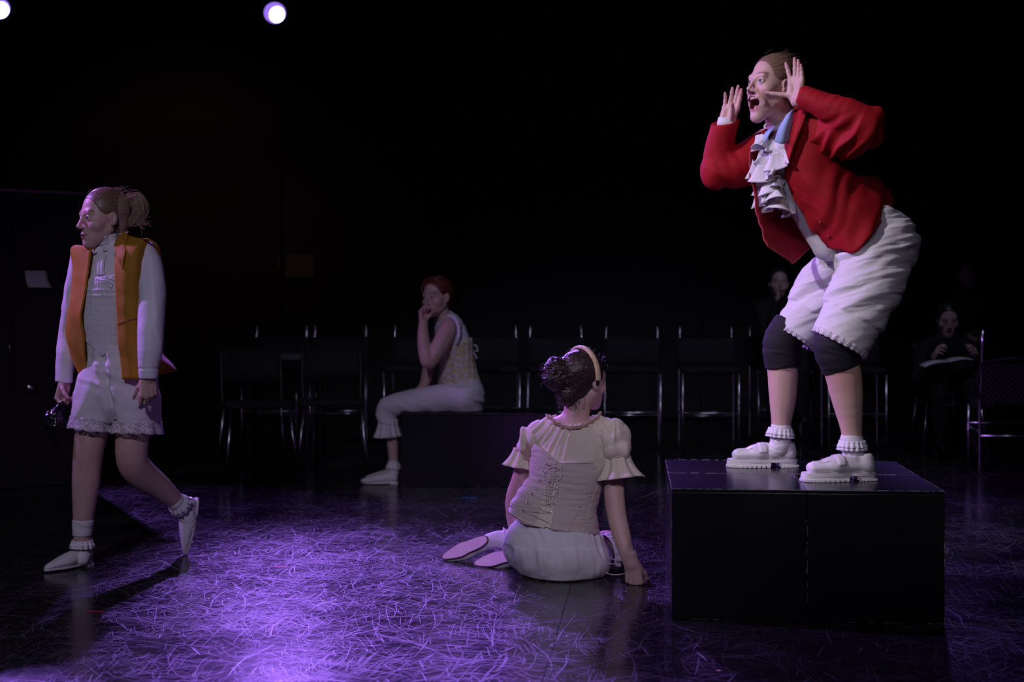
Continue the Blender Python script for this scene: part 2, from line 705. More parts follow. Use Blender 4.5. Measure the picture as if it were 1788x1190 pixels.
def folds(V, across, wl, seed=0, along=.22, sharp=.16):
    """long irregular cloth folds: ridges crossing the direction `across`, wl apart; about -1..1"""
    a = unit(across)
    t = V @ a
    Qc = (V + .3 * wl * np.stack([noise(V, .5 / wl, seed + 3), noise(V, .5 / wl, seed + 4), noise(V, .5 / wl, seed + 5)], 1))
    t = Qc @ a
    Qc = Qc * (along / wl) + np.outer(t * (1 - along) / wl, a)
    n = noise(Qc, 1.0, seed)
    return 1.0 - 2.2 * np.sqrt(n * n + sharp * sharp)


class Caster:
    def __init__(s, V, Q):
        s.t = BVHTree.FromPolygons([tuple(v) for v in V], [tuple(int(i) for i in q) for q in Q])

    def hit(s, px, py, lift=0.0):
        d = Vector(((px - CX) / F_PX, 1.0, (HY - py) / F_PX)).normalized()
        p, n, i, dist = s.t.ray_cast(Vector((0, 0, CAM_H)), d, 30)
        if p is None:
            p, n, i, dist = s.t.find_nearest(Vector(W(px, py, 5.5)))
        if n.dot(d) > 0:
            n = -n
        return np.array(p + n * lift), np.array(n)

    def near(s, P, lift=0.0):
        p, n, i, dist = s.t.find_nearest(Vector(P))
        return np.array(p + n * lift), np.array(n)


def smooth_path(P, n=8, closed=False):
    """Catmull-Rom through points"""
    P = [np.asarray(p, float) for p in P]
    N = len(P)
    out = []
    for i in range(N if closed else N - 1):
        if closed:
            p0, p1, p2, p3 = P[i - 1], P[i], P[(i + 1) % N], P[(i + 2) % N]
        else:
            p1, p2 = P[i], P[i + 1]
            p0 = P[i - 1] if i > 0 else 2 * p1 - p2
            p3 = P[i + 2] if i + 2 < N else 2 * p2 - p1
        for k in range(n):
            t = k / n
            out.append(0.5 * ((2 * p1) + (-p0 + p2) * t + (2 * p0 - 5 * p1 + 4 * p2 - p3) * t * t + (-p0 + 3 * p1 - 3 * p2 + p3) * t ** 3))
    if not closed:
        out.append(P[-1])
    return out


def grid_mesh(G, closed=False):
    """G (r,c,3) -> V,Q"""
    r, c = G.shape[:2]
    V = G.reshape(-1, 3)
    a = np.arange(r * c).reshape(r, c)
    if closed:
        a = np.concatenate([a, a[:, :1]], 1)
    Q = np.stack([a[:-1, :-1], a[:-1, 1:], a[1:, 1:], a[1:, :-1]], -1).reshape(-1, 4)
    return V, Q


def patch(rows, n=8):
    """smooth surface through a control net (list of rows of points)"""
    R = np.array([smooth_path(r, n) for r in rows])
    C = np.array([smooth_path(list(R[:, j]), n) for j in range(R.shape[1])])
    return np.transpose(C, (1, 0, 2))


def resample(P, n, closed=False):
    P = np.array(P)
    if closed:
        P = np.vstack([P, P[:1]])
    d = np.concatenate([[0], np.cumsum(np.linalg.norm(np.diff(P, axis=0), axis=1))])
    t = np.linspace(0, d[-1], n, endpoint=not closed)
    return np.stack([np.interp(t, d, P[:, k]) for k in range(3)], 1)


def frill_grid(path, out, height, amp, waves, rows=5, closed=True, flare=0.0, side=None, jitter=0.25, seed=1, n=None, start=0.0):
    """gathered strip hanging from a path: out = direction(s) it hangs to, it waves along the sideways normal"""
    n = n or int(waves * 10)
    P = resample(path, n, closed)
    T = np.roll(P, -1, 0) - np.roll(P, 1, 0)
    if not closed:
        T[0], T[-1] = P[1] - P[0], P[-1] - P[-2]
    T /= np.linalg.norm(T, axis=1, keepdims=True) + 1e-12
    O = np.repeat(unit(out)[None], n, 0) if np.ndim(out) == 1 else resample(out, n, closed)
    O = O - T * np.sum(O * T, 1, keepdims=True)
    O /= np.linalg.norm(O, axis=1, keepdims=True) + 1e-12
    S = np.cross(T, O)
    if side is not None:
        S *= np.sign(np.sum(S * np.asarray(side), 1, keepdims=True))
    elif closed:
        c = P.mean(0)
        S *= np.sign(np.sum(S * (P - c), 1, keepdims=True) + 1e-9)
    ph = np.linspace(0, 2 * math.pi * waves, n, endpoint=not closed)
    rs = np.random.RandomState(seed)
    jn = max(int(waves), 3)
    jit = np.interp(np.linspace(0, jn, n), np.arange(jn + 1), np.append(rs.uniform(-1, 1, jn), 0)) * jitter
    G = []
    for r in range(rows + 1):
        t = r / rows
        w = np.sin(ph + jit * 4) * amp * (start + (1 - start) * t) * (1 + jit)
        G.append(P + O * (height * t * (1 + 0.15 * jit))[:, None] + S * (w + flare * t * t)[:, None])
    return np.array(G)


def ring(c, axis, u, ru, rv, n=32):
    w = unit(axis)
    uu = np.asarray(u, float)
    uu = unit(uu - w * (uu @ w))
    vv = np.cross(w, uu)
    a = np.linspace(0, 2 * math.pi, n, endpoint=False)
    return np.asarray(c) + np.outer(np.cos(a) * ru, uu) + np.outer(np.sin(a) * rv, vv)


# ------------------------------------------------------------------ human parts
class Head:
    """head frame: x = the person's right, y = forward, z = up; origin mid-head at eye height"""

    def __init__(s, c, fwd, up=(0, 0, 1), hs=1.0, jaw=0.0, smile=0.0, eye_open=1.0):
        s.c = np.asarray(c, float)
        F = unit(fwd)
        U = np.asarray(up, float)
        U = unit(U - F * (U @ F))
        Rr = np.cross(F, U)
        s.R = np.stack([Rr, F, U], 1)
        s.hs, s.jaw, s.smile, s.eye_open = hs, jaw, smile, eye_open

    def p(s, x, y, z):
        return s.c + s.R @ (np.array([x, y, z]) * s.hs)

    def local(s, P):
        return ((np.asarray(P) - s.c) @ s.R) / s.hs

    def add(s, S):
        h, j, sm = s.hs, s.jaw, s.smile
        E = lambda c, r, k, sub=False: S.ell(s.p(*c), np.array(r) * h, s.R, k * h, sub)
        C = lambda a, b, ra, rb, k, sub=False: S.ec(s.p(*a), s.p(*b), ra * h, rb * h, k * h, None, sub)
        E((0, -.018, .030), (.072, .090, .082), .01)
        E((0, .022, -.022), (.061, .054, .070), .025)
        for q in (-1, 1):
            C((q * .048, -.004, -.050 - j * .3), (q * .012, .056 - j * .3, -.098 - j), .016, .015, .022)
            E((q * .042, .046, -.030), (.023, .022, .021), .02)
        E((0, .050 - j * .2, -.070 - j * .5), (.040, .034, .034 + j * .3), .02)
        E((0, .064 - j * .35, -.099 - j), (.021, .017, .016), .015)
        C((-.036, .063, .021), (.036, .063, .021), .011, .011, .014)
        for q in (-1, 1):
            E((q * .032, .088, .001), (.021, .021, .0125), .009, True)
            E((q * .031, .0635, .0), (.0145, .0143, .0143), .004)
            E((q * .0315, .078, -.0005), (.0142, .013, .0050 * s.eye_open), .002, True)
        C((0, .073, .014), (0, .0950, -.026), .0062, .0078, .010)
        E((0, .0965, -.0300), (.0092, .0095, .0080), .006)
        for q in (-1, 1):
            E((q * .0108, .0875, -.0355), (.0064, .0095, .0062), .005)
            E((q * .0058, .0945, -.0415), (.0032, .0046, .0036), .002, True)
        if j < 0.005:
            E((0, .070, -.050), (.016, .014, .012), .012)
            for q in (-1, 1):
                C((q * (.023 + sm * .006), .073 - sm * .004, -.066 + sm * .006), (0, .0860, -.0610), .0022, .0048, .005)
                C((q * (.021 + sm * .006), .072 - sm * .004, -.068 + sm * .006), (0, .0845, -.0722), .0022, .0054, .005)
                C((q * (.024 + sm * .006), .082, -.0665 + sm * .007), (0, .0935, -.0665), .0012 + sm * .0006, .0016 + sm * .0020, .002, True)
        else:
            zt, zb = -.054, -.076 - j
            for q in (-1, 1):
                C((0, .0865, zt), (q * .024, .077, zt - .008), .0040, .0036, .005)
                C((q * .024, .077, zt - .008), (q * .031, .061, (zt + zb) / 2 + .010), .0036, .0036, .005)
                C((q * .031, .061, (zt + zb) / 2 + .010), (q * .019, .068 - j * .3, zb + .008), .0036, .0042, .005)
                C((q * .019, .068 - j * .3, zb + .008), (0, .080 - j * .4, zb), .0042, .0052, .005)
                # cheek folds of the wide open mouth
                C((q * .020, .078, -.036), (q * .042, .054, (zt + zb) / 2), .007, .006, .012)
            E((0, .072, (zt + zb) / 2 + .002), (.0275, .045, (zt - zb) / 2 - .0030), .004, True)
        for q in (-1, 1):
            E((q * .0725, -.015, -.008), (.0080, .0160, .0265), .005)
            E((q * .0710, -.007, -.028), (.0065, .0085, .0090), .005)
            E((q * .0800, -.009, -.006), (.0048, .0085, .0150), .003, True)

    def box(s, pad=0.01):
        r = 0.155 * s.hs + s.jaw
        return s.c - r, s.c + r

    def color(s, V, base, lip=(0.45, 0.13, 0.13), brow=(0.10, 0.06, 0.04), blush=0.25):
        L = s.local(V)
        x, y, z = L[:, 0], L[:, 1], L[:, 2]
        n = len(V)
        C = np.repeat(np.array([base], float), n, 0)
        j = s.jaw
        near = (np.abs(x) < .1) & (np.abs(z) < .16 + j) & (y > -.13) & (y < .13)

        def mixc(mask, col):
            nonlocal C
            C = C * (1 - mask[:, None]) + np.array(col) * mask[:, None]
        g = lambda d, a, b: np.clip((b - d) / (b - a), 0, 1) * near
        ck = np.sqrt(((np.abs(x) - .042) / .024) ** 2 + ((z + .032) / .022) ** 2)
        mixc(g(ck, .2, 1.1) * (y > 0.02) * blush, (0.62, 0.22, 0.20))
        if j < 0.005:
            w = .024 + s.smile * .006
            zc = -.0665 + s.smile * .006 * np.clip(np.abs(x) / w, 0, 1) ** 2
            d = np.sqrt((x / w) ** 2 + ((z - zc) / .0095) ** 2)
            mixc(g(d, .75, 1.05) * (y > .064), lip)
            d = np.sqrt((x / w) ** 2 + ((z - zc) / .0022) ** 2)
            mixc(g(d, .6, 1.2) * (y > .064) * .8, (0.06, 0.02, 0.02))
        else:
            zt, zb = -.054, -.076 - j
            zc, hz = (zt + zb) / 2, (zt - zb) / 2
            d = np.sqrt((x / .030) ** 2 + ((z - zc) / (hz + .003)) ** 2)
            mixc(g(d, .98, 1.10) * (y > .045), lip)
            inside = (d < 1.0) & (y < .085 - np.abs(z - zt) * .3) & (y > .02)
            mixc(inside * (np.abs(x) < .028) * ((x / .0275) ** 2 + ((z - zc) / (hz - .003)) ** 2 < 1.02) * 1.0 * near, (0.10, 0.015, 0.02))
        # eyebrows
        bz = .0235 + .004 * np.cos(np.clip((np.abs(x) - .030) / .022, -1, 1) * 1.4) + (0.003 if s.eye_open > 1.2 else 0)
        d = np.sqrt(np.clip(np.abs(np.abs(x) - .031) - .016, 0, 1) ** 2 * 0.6 + (z - bz) ** 2) / .0034
        mixc(g(d, .5, 1.3) * (y > .035) * .75, brow)
        # lids
        d = np.sqrt(((np.abs(x) - .031) / .0155) ** 2 + (z / (.0075 * max(1, s.eye_open))) ** 2)
        mixc(g(d, .75, 1.1) * (y > .055) * .5, (0.14, 0.06, 0.05))
        return C

    def eyes(s, parent, look=(0, 1, 0), iris=(0.10, 0.16, 0.22)):
        lw = unit(look)
        for q in (-1, 1):
            c = s.p(q * .031, .0635, 0)
            mb = MB()
            mb.ball((0, 0, 0), 1.0, 20, 14)
            V = np.array(mb.V)
            d = V @ (s.R @ lw)
            C = np.where(d[:, None] > .94, np.array([0.01, 0.01, 0.012]), np.where(d[:, None] > .80, np.array(iris), np.array([0.75, 0.71, 0.70])))
            o = mesh_obj('eye', c + V * .0127 * s.hs, mb.F, M['eye'], parent, colors=C)

    def mouth(s, parent):
        j, h = s.jaw, s.hs
        mb = MB()
        for i in range(-4, 5):
            a = i * .21
            c = s.p(math.sin(a) * .0230, .055 + math.cos(a) * .024, -.0605)
            mb.ball(c, np.array((.0030, .0026, .0052)) * h, 8, 6, s.R)
        mb.build('teeth', M['teeth'], parent, smooth=True)
        mb = MB()
        for i in range(-3, 4):
            a = i * .21
            c = s.p(math.sin(a) * .016, .054 - j * .35 + math.cos(a) * .018, -.074 - j + .007)
            mb.ball(c, np.array((.0026, .0022, .0040)) * h, 8, 6, s.R)
        mb.build('lower_teeth', M['teeth'], parent, smooth=True)
        t = SDF()
        t.ec(s.p(0, .030, -.068 - j * .8), s.p(0, .066 - j * .3, -.066 - j * .85), (.016 * h, .009 * h), (.013 * h, .006 * h), .01, s.R[:, 0])
        V, Q = t.mesh(.0022)
        mesh_obj('tongue', V, Q, M['tongue'], parent)


def hair_cap(H, S, bun=None, thick=.0075, low=-.080, ear=True):
    """slicked-back hair over the skull"""
    h = H.hs
    E = lambda c, r, k, sub=False: S.ell(H.p(*c), np.array(r) * h, H.R, k * h, sub)
    E((0, -.0235, .0325), (.072 + thick * .75, .0915 + thick * .4, .082 + thick * .5), .01)
    E((0, -.052, -.030), (.056, .050, .055), .02)
    E((0, .094, -.022), (.108, .080, .112), .004, True)
    if ear:
        for q in (-1, 1):
            E((q * .082, .002, -.034), (.026, .032, .050), .006, True)
    S.cut(H.p(0, -.06, low), H.R @ unit((0, .35, -1)), .004)


def strand_disp(H, V, axis=(0, -.9, .25), n=80, amp=.0007, seed=3):
    """fine ridges running back from the forehead towards the knot"""
    L = H.local(V)
    a = unit(axis)
    e1 = unit(np.cross(a, (1, 0, 0)))
    e2 = np.cross(a, e1)
    ph = np.arctan2(L @ e1 - .01, L @ e2)
    w = noise(L, 30, seed)
    t = np.sin(ph * n + w * 3.5) * .4 + np.sin(ph * n * .43 + w * 5) * .35 + noise(np.stack([ph * 60, L[:, 1] * 20, L[:, 2] * 20], 1), 1, seed) * .5
    return t * amp, t


def strands(H, roots, mbname, parent, material, col=None, r=.0005, seed=1):
    mb = MB()
    for pts in roots:
        mb.tube(smooth_path(pts, 5), r, 3)
    V = np.array(mb.V)
    return V, mb.F


class Hand:
    """x along the fingers, t towards the thumb, n out of the palm"""

    def __init__(s, wrist, x, t, n, scale=1.0):
        s.w = np.asarray(wrist, float)
        X = unit(x)
        T = unit(np.asarray(t, float) - X * np.dot(t, X))
        N = np.cross(X, T)
        if np.dot(N, n) < 0:
            N = -N
        s.R = np.stack([X, T, N], 1)
        s.sc = scale
        s.tips = []

    def p(s, v):
        return s.w + s.R @ (np.asarray(v, float) * s.sc)

    def add(s, S, curls, spread=(8, 1, -5, -12), thumb=(55, 15, 20), thumb_curl=(10, 10), arm=.05, kk=.004):
        """curls: for index..little three bend angles each; thumb: angle off the hand axis, lift to the palm side, roll"""
        q = s.sc
        mcp = [(.083, .026, .001), (.087, .0065, -.002), (.081, -.0135, -.001), (.072, -.031, .002)]
        lens = [.071, .079, .073, .058]
        rad = [.0092, .0094, .0089, .0077]
        # palm
        for (x, y, z), r in zip(mcp, rad):
            S.ec(s.p((.006, y * .62, 0)), s.p((x, y, z)), .0128 * q, (r + .0022) * q, .010 * q)
        S.ell(s.p((.034, .022, .008)), np.array((.032, .015, .012)) * q, s.R, .010 * q)
        S.ell(s.p((.034, -.021, .007)), np.array((.032, .012, .011)) * q, s.R, .010 * q)
        if arm:
            S.ec(s.p((-arm, 0, 0)), s.p((.008, 0, 0)), (.025 * q, .0195 * q), (.0255 * q, .0165 * q), .012 * q, s.R[:, 1])
        for i in range(4):
            d0 = math.radians(spread[i])
            base = np.array(mcp[i])
            ang = 0.0
            fr = (.46, .30, .24)
            r0 = rad[i]
            pos = base
            for k in range(3):
                ang += math.radians(curls[i][k])
                dv = np.array([math.cos(d0) * math.cos(ang), math.sin(d0) * math.cos(ang), math.sin(ang)])
                nxt = pos + dv * lens[i] * fr[k]
                r1 = r0 * (.92 if k < 2 else .80)
                S.ec(s.p(pos), s.p(nxt), r0 * q, r1 * q, kk * q)
                pos, r0 = nxt, r1
            s.tips.append((s.p(pos), s.R @ dv))
        a, lift = math.radians(thumb[0]), math.radians(thumb[1])
        pos = np.array((.018, .020, .006))
        dv = np.array([math.cos(a) * math.cos(lift), math.sin(a) * math.cos(lift), math.sin(lift)])
        segs = (.040, .033, .026)
        rr = (.0125, .0100, .0088, .0066)
        for k in range(3):
            nxt = pos + dv * segs[k]
            S.ec(s.p(pos), s.p(nxt), rr[k] * q, rr[k + 1] * q, (.008 if k == 0 else kk) * q)
            pos = nxt
            if k < 2:
                b = math.radians(thumb_curl[k])
                a -= b * .8
                lift += b * .35
                dv = np.array([math.cos(a) * math.cos(lift), math.sin(a) * math.cos(lift), math.sin(lift)])
        s.tips.append((s.p(pos), s.R @ dv))

    def box(s):
        c = s.p((.075, 0, .01))
        r = .125 * s.sc
        return c - r, c + r


FLAT = [(4, 6, 4)] * 4
FIST = [(78, 88, 55), (80, 90, 55), (82, 90, 55), (84, 88, 55)]
RELAX = [(25, 35, 22), (30, 40, 25), (34, 42, 26), (38, 44, 26)]


def skin_color(V, base, seed=0, knees=()):
    C = np.repeat(np.array([base], float), len(V), 0)
    n = fbm(V, 26, seed)
    C *= (1 + .06 * n)[:, None]
    C[:, 1] *= 1 - .05 * noise(V, 60, seed + 5)
    for p, r in knees:
        d = np.linalg.norm(V - p, axis=1)
        w = np.clip(1 - d / r, 0, 1)
        C[:, 1] *= 1 - .22 * w
        C[:, 2] *= 1 - .22 * w
        C[:, 0] *= 1 - .06 * w
    return C


def finger_blush(C, V, hands):
    for H in hands:
        for p, d in H.tips:
            w = np.clip(1 - np.linalg.norm(V - p, axis=1) / .022, 0, 1)
            C[:, 1] *= 1 - .25 * w
            C[:, 2] *= 1 - .20 * w
    return C


# ------------------------------------------------------------------ shoes: heel at the origin, x to the toe, z up
def outline(n, L, wt, wh, point=0.5, skew=0.0):
    """footprint from heel (x=0) to toe (x=L)"""
    pts = []
    for i in range(n):
        a = 2 * math.pi * i / n
        x = .5 - .5 * math.cos(a)
        s = abs(math.sin(a))
        w = (wh * (1 - x) + wt * x) * (s ** point)
        waist = 1 - .16 * math.exp(-((x - .40) / .16) ** 2)
        pts.append((x * L, math.copysign(w * waist, math.sin(a)) + skew * x * x))
    return pts


def frame4(o, x, z):
    X = Vector(x).normalized()
    Z = Vector(z)
    Z = (Z - X * Z.dot(X)).normalized()
    Y = Z.cross(X)
    m = Matrix((X, Y, Z)).transposed().to_4x4()
    m.translation = Vector(o)
    return m


def extrude(mb, pts, z0, z1, top=1.0):
    n = len(pts)
    cx = sum(p[0] for p in pts) / n
    cy = sum(p[1] for p in pts) / n
    V = [(x, y, z0(x) if callable(z0) else z0) for x, y in pts] + \
        [(cx + (x - cx) * top, cy + (y - cy) * top, z1(x) if callable(z1) else z1) for x, y in pts]
    Fc = [(i, (i + 1) % n, n + (i + 1) % n, n + i) for i in range(n)]
    Fc += [tuple(range(n - 1, -1, -1)), tuple(range(n, 2 * n))]
    mb.add(V, Fc)


def apply4(M4, V):
    A = np.array(M4)
    return np.asarray(V) @ A[:3, :3].T + A[:3, 3]


def pointed_shoe(parent, o, x, z, L=.255, label=None, dark_edge=False, heel=True):
    """flat white slip-on with a pointed toe"""
    M4 = frame4(o, x, z)
    S = SDF()
    S.chain([((.030, 0, .030), (.029, .030)), ((.080, 0, .028), (.032, .034)), ((.130, 0, .023), (.039, .028)), ((.180, 0, .016), (.030, .019)),
             ((.215, 0, .011), (.018, .012)), ((L - .007, 0, .008), (.006, .006))], .01, (0, 1, 0))
    S.ec((.020, 0, .092), (.078, 0, .074), .029, .022, .006, None, True)
    S.cut((0, 0, .004), (0, 0, -1))
    V, Q = S.mesh(.0032)
    s = mesh_obj('shoe', apply4(M4, V), Q, M['white_leather'], parent)
    if label:
        s['label'] = label
    mb = MB()
    pts = outline(40, L, .041, .030, .62)
    extrude(mb, [(px, py * (1 - .55 * max(0, (px / L - .55) / .45))) for px, py in pts], -.003, .0055)
    mb.build('sole', M['sole_dark'] if dark_edge else M['white_rubber'], s, M4=M4)
    mb = MB()
    extrude(mb, [(px * .94 + .006, py * .90 * (1 - .55 * max(0, (px / L - .55) / .45))) for px, py in pts], -.0048, -.0028)
    mb.build('outsole', M['sole_pink'], s, M4=M4)
    if heel and not dark_edge:
        mb = MB()
        extrude(mb, [(px * .25, py) for px, py in pts], -.010, -.002)
        mb.build('heel', M['white_rubber'], s, M4=M4)
    return s


def loafer(parent, o, x, z, L=.268, label=None):
    """chunky white loafer with a lugged platform sole and block heel"""
    M4 = frame4(o, x, z)
    S = SDF()
    b = .029
    S.ec((.036, 0, b + .045), (.036, 0, b + .020), (.032, .031), (.035, .034), .012, (1, 0, 0))
    S.ec((.036, 0, b + .022), (.150, 0, b + .022), (.034, .030), (.043, .026), .015, (0, 1, 0))
    S.ec((.150, 0, b + .021), (L - .040, 0, b + .016), (.044, .027), (.036, .021), .02, (0, 1, 0))
    S.ec((.085, 0, b + .050), (.165, 0, b + .032), (.027, .022), (.032, .018), .02, (0, 1, 0))
    S.ec((.020, 0, b + .100), (.088, 0, b + .078), .034, .029, .006, None, True)
    S.cut((0, 0, b - .004), (0, 0, -1))
    V, Q = S.mesh(.0032)
    s = mesh_obj('shoe', apply4(M4, V), Q, M['white_leather'], parent)
    if label:
        s['label'] = label
    cast = Caster(V, Q)
    # moccasin seam, saddle strap and collar piping
    mb = MB()
    path = []
    for i in range(25):
        a = math.pi * (i / 24 - .5)
        p, n = cast.near((.178 + .052 * math.cos(a) if abs(a) < 1.57 else .178, .031 * math.sin(a), b + .046), .0008)
        path.append(p)
    path = [cast.near((.118, -.034, b + .052), .0008)[0]] + path + [cast.near((.118, .034, b + .052), .0008)[0]]
    mb.tube(smooth_path(path, 3), .0022, 6)
    mb.build('toe_seam', M['white_leather'], s, smooth=True, M4=M4)
    rows = []
    for xx in (.118, .128, .140, .150):
        rows.append([cast.near((xx, yy, b + .05 - abs(yy) * .45), .0022)[0] for yy in np.linspace(-.048, .048, 13)])
    V2, Q2 = grid_mesh(np.array(rows))
    mesh_obj('strap', apply4(M4, V2), Q2, M['white_leather'], s, solid=.0026)
    # sole: welt, forefoot platform with lugs, heel block with lugs
    pts = outline(48, L, .049, .038, .55)
    mb = MB()
    extrude(mb, [(p[0] - .002, p[1] * 1.03) for p in pts], b - .010, b + .001)
    fore = [(p[0], p[1]) for p in outline(48, L, .049, .038, .55)]
    extrude(mb, [(max(p[0], .104), p[1]) for p in fore], .005, b - .009)
    extrude(mb, [(min(p[0], .072), p[1] * .98) for p in fore], .005, b - .009, 1.0)
    for i, (px, py) in enumerate(outline(44, L - .004, .047, .037, .55)):
        if px < .068 or px > .112:
            q = .0068
            mb.box((px - q, py - q * .8, 0), (px + q, py + q * .8, .008))
    mb.build('sole', M['white_rubber'], s, M4=M4)
    return s


def ankle_sock(parent, S_pts, cuff_c, axis, r, layers=2, h=.016, amp=.004, waves=15, seed=1, label=None):
    """white sock with a gathered lace cuff; S_pts = chain of (point, radius)"""
    S = SDF()
    S.chain(S_pts, .014)
    V, Q = S.mesh(.0036)
    V = displace(V, Q, .0008 * crease((V @ unit(axis)) / .006 + 2 * noise(V, 60, seed)))
    o = mesh_obj('sock', V, Q, M['white_cotton'], parent)
    if label:
        o['label'] = label
    u = (1, 0, 0) if abs(unit(axis)[0]) < .8 else (0, 1, 0)
    for i in range(layers):
        P = ring(np.asarray(cuff_c) - unit(axis) * (i * .010), axis, u, r + .001 + .001 * i, r + .001 + .001 * i, 40)
        G = frill_grid(P, -unit(axis), h, amp, waves, rows=4, flare=.007, seed=seed + i, n=waves * 8, start=.3)
        V, Q = grid_mesh(G, True)
        mesh_obj('cuff_frill', V, Q, M['frill'], o, solid=.0016)
    return o


# ================================================================== the black-box room
PHI = math.radians(5.7)                                   # the room stands a little turned to the camera
ROOM = Matrix.Rotation(-PHI, 4, 'Z')
RU = np.array([math.cos(PHI), -math.sin(PHI), 0.0])
RV = np.array([math.sin(PHI), math.cos(PHI), 0.0])
A0, A1, B0, B1, ZC = -6.4, 6.4, -3.2, 13.6, 5.2


def floor_mat():
    m, n, l, b = new_mat('stage_floor')
    tc = n.new('ShaderNodeTexCoord')
    geo = tc.outputs['Object']
    big = n.new('ShaderNodeTexNoise')
    big.inputs['Scale'].default_value = 1.6
    big.inputs['Detail'].default_value = 4
    l.new(geo, big.inputs['Vector'])
    acc = None
    for i, (ang, sx, sy, th) in enumerate(((8, 150, 2.2, .63), (52, 190, 3.0, .64), (97, 170, 2.4, .63), (133, 180, 2.6, .64), (165, 210, 3.5, .64), (25, 300, 6, .65))):
        wp = n.new('ShaderNodeTexNoise')
        wp.inputs['Scale'].default_value = 1.3 + .4 * i
        l.new(geo, wp.inputs['Vector'])
        mxv = n.new('ShaderNodeVectorMath')
        mxv.operation = 'MULTIPLY_ADD'
        mxv.inputs[1].default_value = (.22, .22, 0)
        l.new(wp.outputs['Color'], mxv.inputs[0])
        l.new(geo, mxv.inputs[2])
        rot = n.new('ShaderNodeMapping')
        rot.vector_type = 'POINT'
        rot.inputs['Rotation'].default_value = (0, 0, math.radians(ang))
        l.new(mxv.outputs[0], rot.inputs['Vector'])
        scl = n.new('ShaderNodeMapping')
        scl.inputs['Scale'].default_value = (sx, sy, 0)
        scl.inputs['Location'].default_value = (i * 3.7, i * 1.9, 0)
        l.new(rot.outputs['Vector'], scl.inputs['Vector'])
        st = n.new('ShaderNodeTexNoise')
        st.inputs['Scale'].default_value = 1.0
        st.inputs['Detail'].default_value = 1.0
        l.new(scl.outputs['Vector'], st.inputs['Vector'])
        mr = n.new('ShaderNodeMapRange')
        mr.inputs['From Min'].default_value = th
        mr.inputs['From Max'].default_value = th + .09
        l.new(st.outputs['Fac'], mr.inputs['Value'])
        if acc is None:
            acc = mr.outputs['Result']
        else:
            ad = n.new('ShaderNodeMath')
            ad.operation = 'MAXIMUM'
            l.new(acc, ad.inputs[0])
            l.new(mr.outputs['Result'], ad.inputs[1])
            acc = ad.outputs[0]
    # wear comes and goes in broad patches
    wr = n.new('ShaderNodeMapRange')
    wr.inputs['From Min'].default_value = .38
    wr.inputs['From Max'].default_value = .62
    wr.inputs['To Min'].default_value = .25
    l.new(big.outputs['Fac'], wr.inputs['Value'])
    mu = n.new('ShaderNodeMath')
    mu.operation = 'MULTIPLY'
    l.new(acc, mu.inputs[0])
    l.new(wr.outputs['Result'], mu.inputs[1])
    mx = n.new('ShaderNodeMix')
    mx.data_type = 'RGBA'
    mx.inputs['A'].default_value = (0.012, 0.012, 0.014, 1)
    mx.inputs['B'].default_value = (0.10, 0.095, 0.105, 1)
    l.new(mu.outputs[0], mx.inputs['Factor'])
    l.new(mx.outputs['Result'], b.inputs['Base Color'])
    rg = n.new('ShaderNodeMapRange')
    rg.inputs['To Min'].default_value = .13
    rg.inputs['To Max'].default_value = .18
    l.new(big.outputs['Fac'], rg.inputs['Value'])
    rm = n.new('ShaderNodeMath')
    rm.operation = 'MULTIPLY_ADD'
    rm.inputs[1].default_value = .4
    l.new(mu.outputs[0], rm.inputs[0])
    l.new(rg.outputs['Result'], rm.inputs[2])
    l.new(rm.outputs[0], b.inputs['Roughness'])
    b.inputs['Specular IOR Level'].default_value = 0.22
    return m


M['floor'] = floor_mat()
M['wall'] = mat('black_wall', (0.010, 0.010, 0.012), 0.8, bump=0.2, bscale=60, var=0.25, vscale=2)
M['flat'] = mat('black_flat', (0.016, 0.014, 0.016), 0.75, bump=0.2, bscale=80, var=0.3, vscale=1.5)
M['block_black'] = mat('block_black', (0.007, 0.007, 0.009), 0.24, bump=0.15, bscale=25, var=0.3, vscale=5)
M['wear'] = mat('wear', (0.20, 0.19, 0.21), 0.6, var=.5, vscale=40)
M['scuff'] = mat('scuff', (0.30, 0.28, 0.32), 0.45, spec=.8, var=.3, vscale=6, attr=True)


def struct(name, mb, m, smooth=False):
    o = mb.build(name, m, None, smooth=smooth, M4=ROOM)
    o['kind'] = 'structure'
    return o


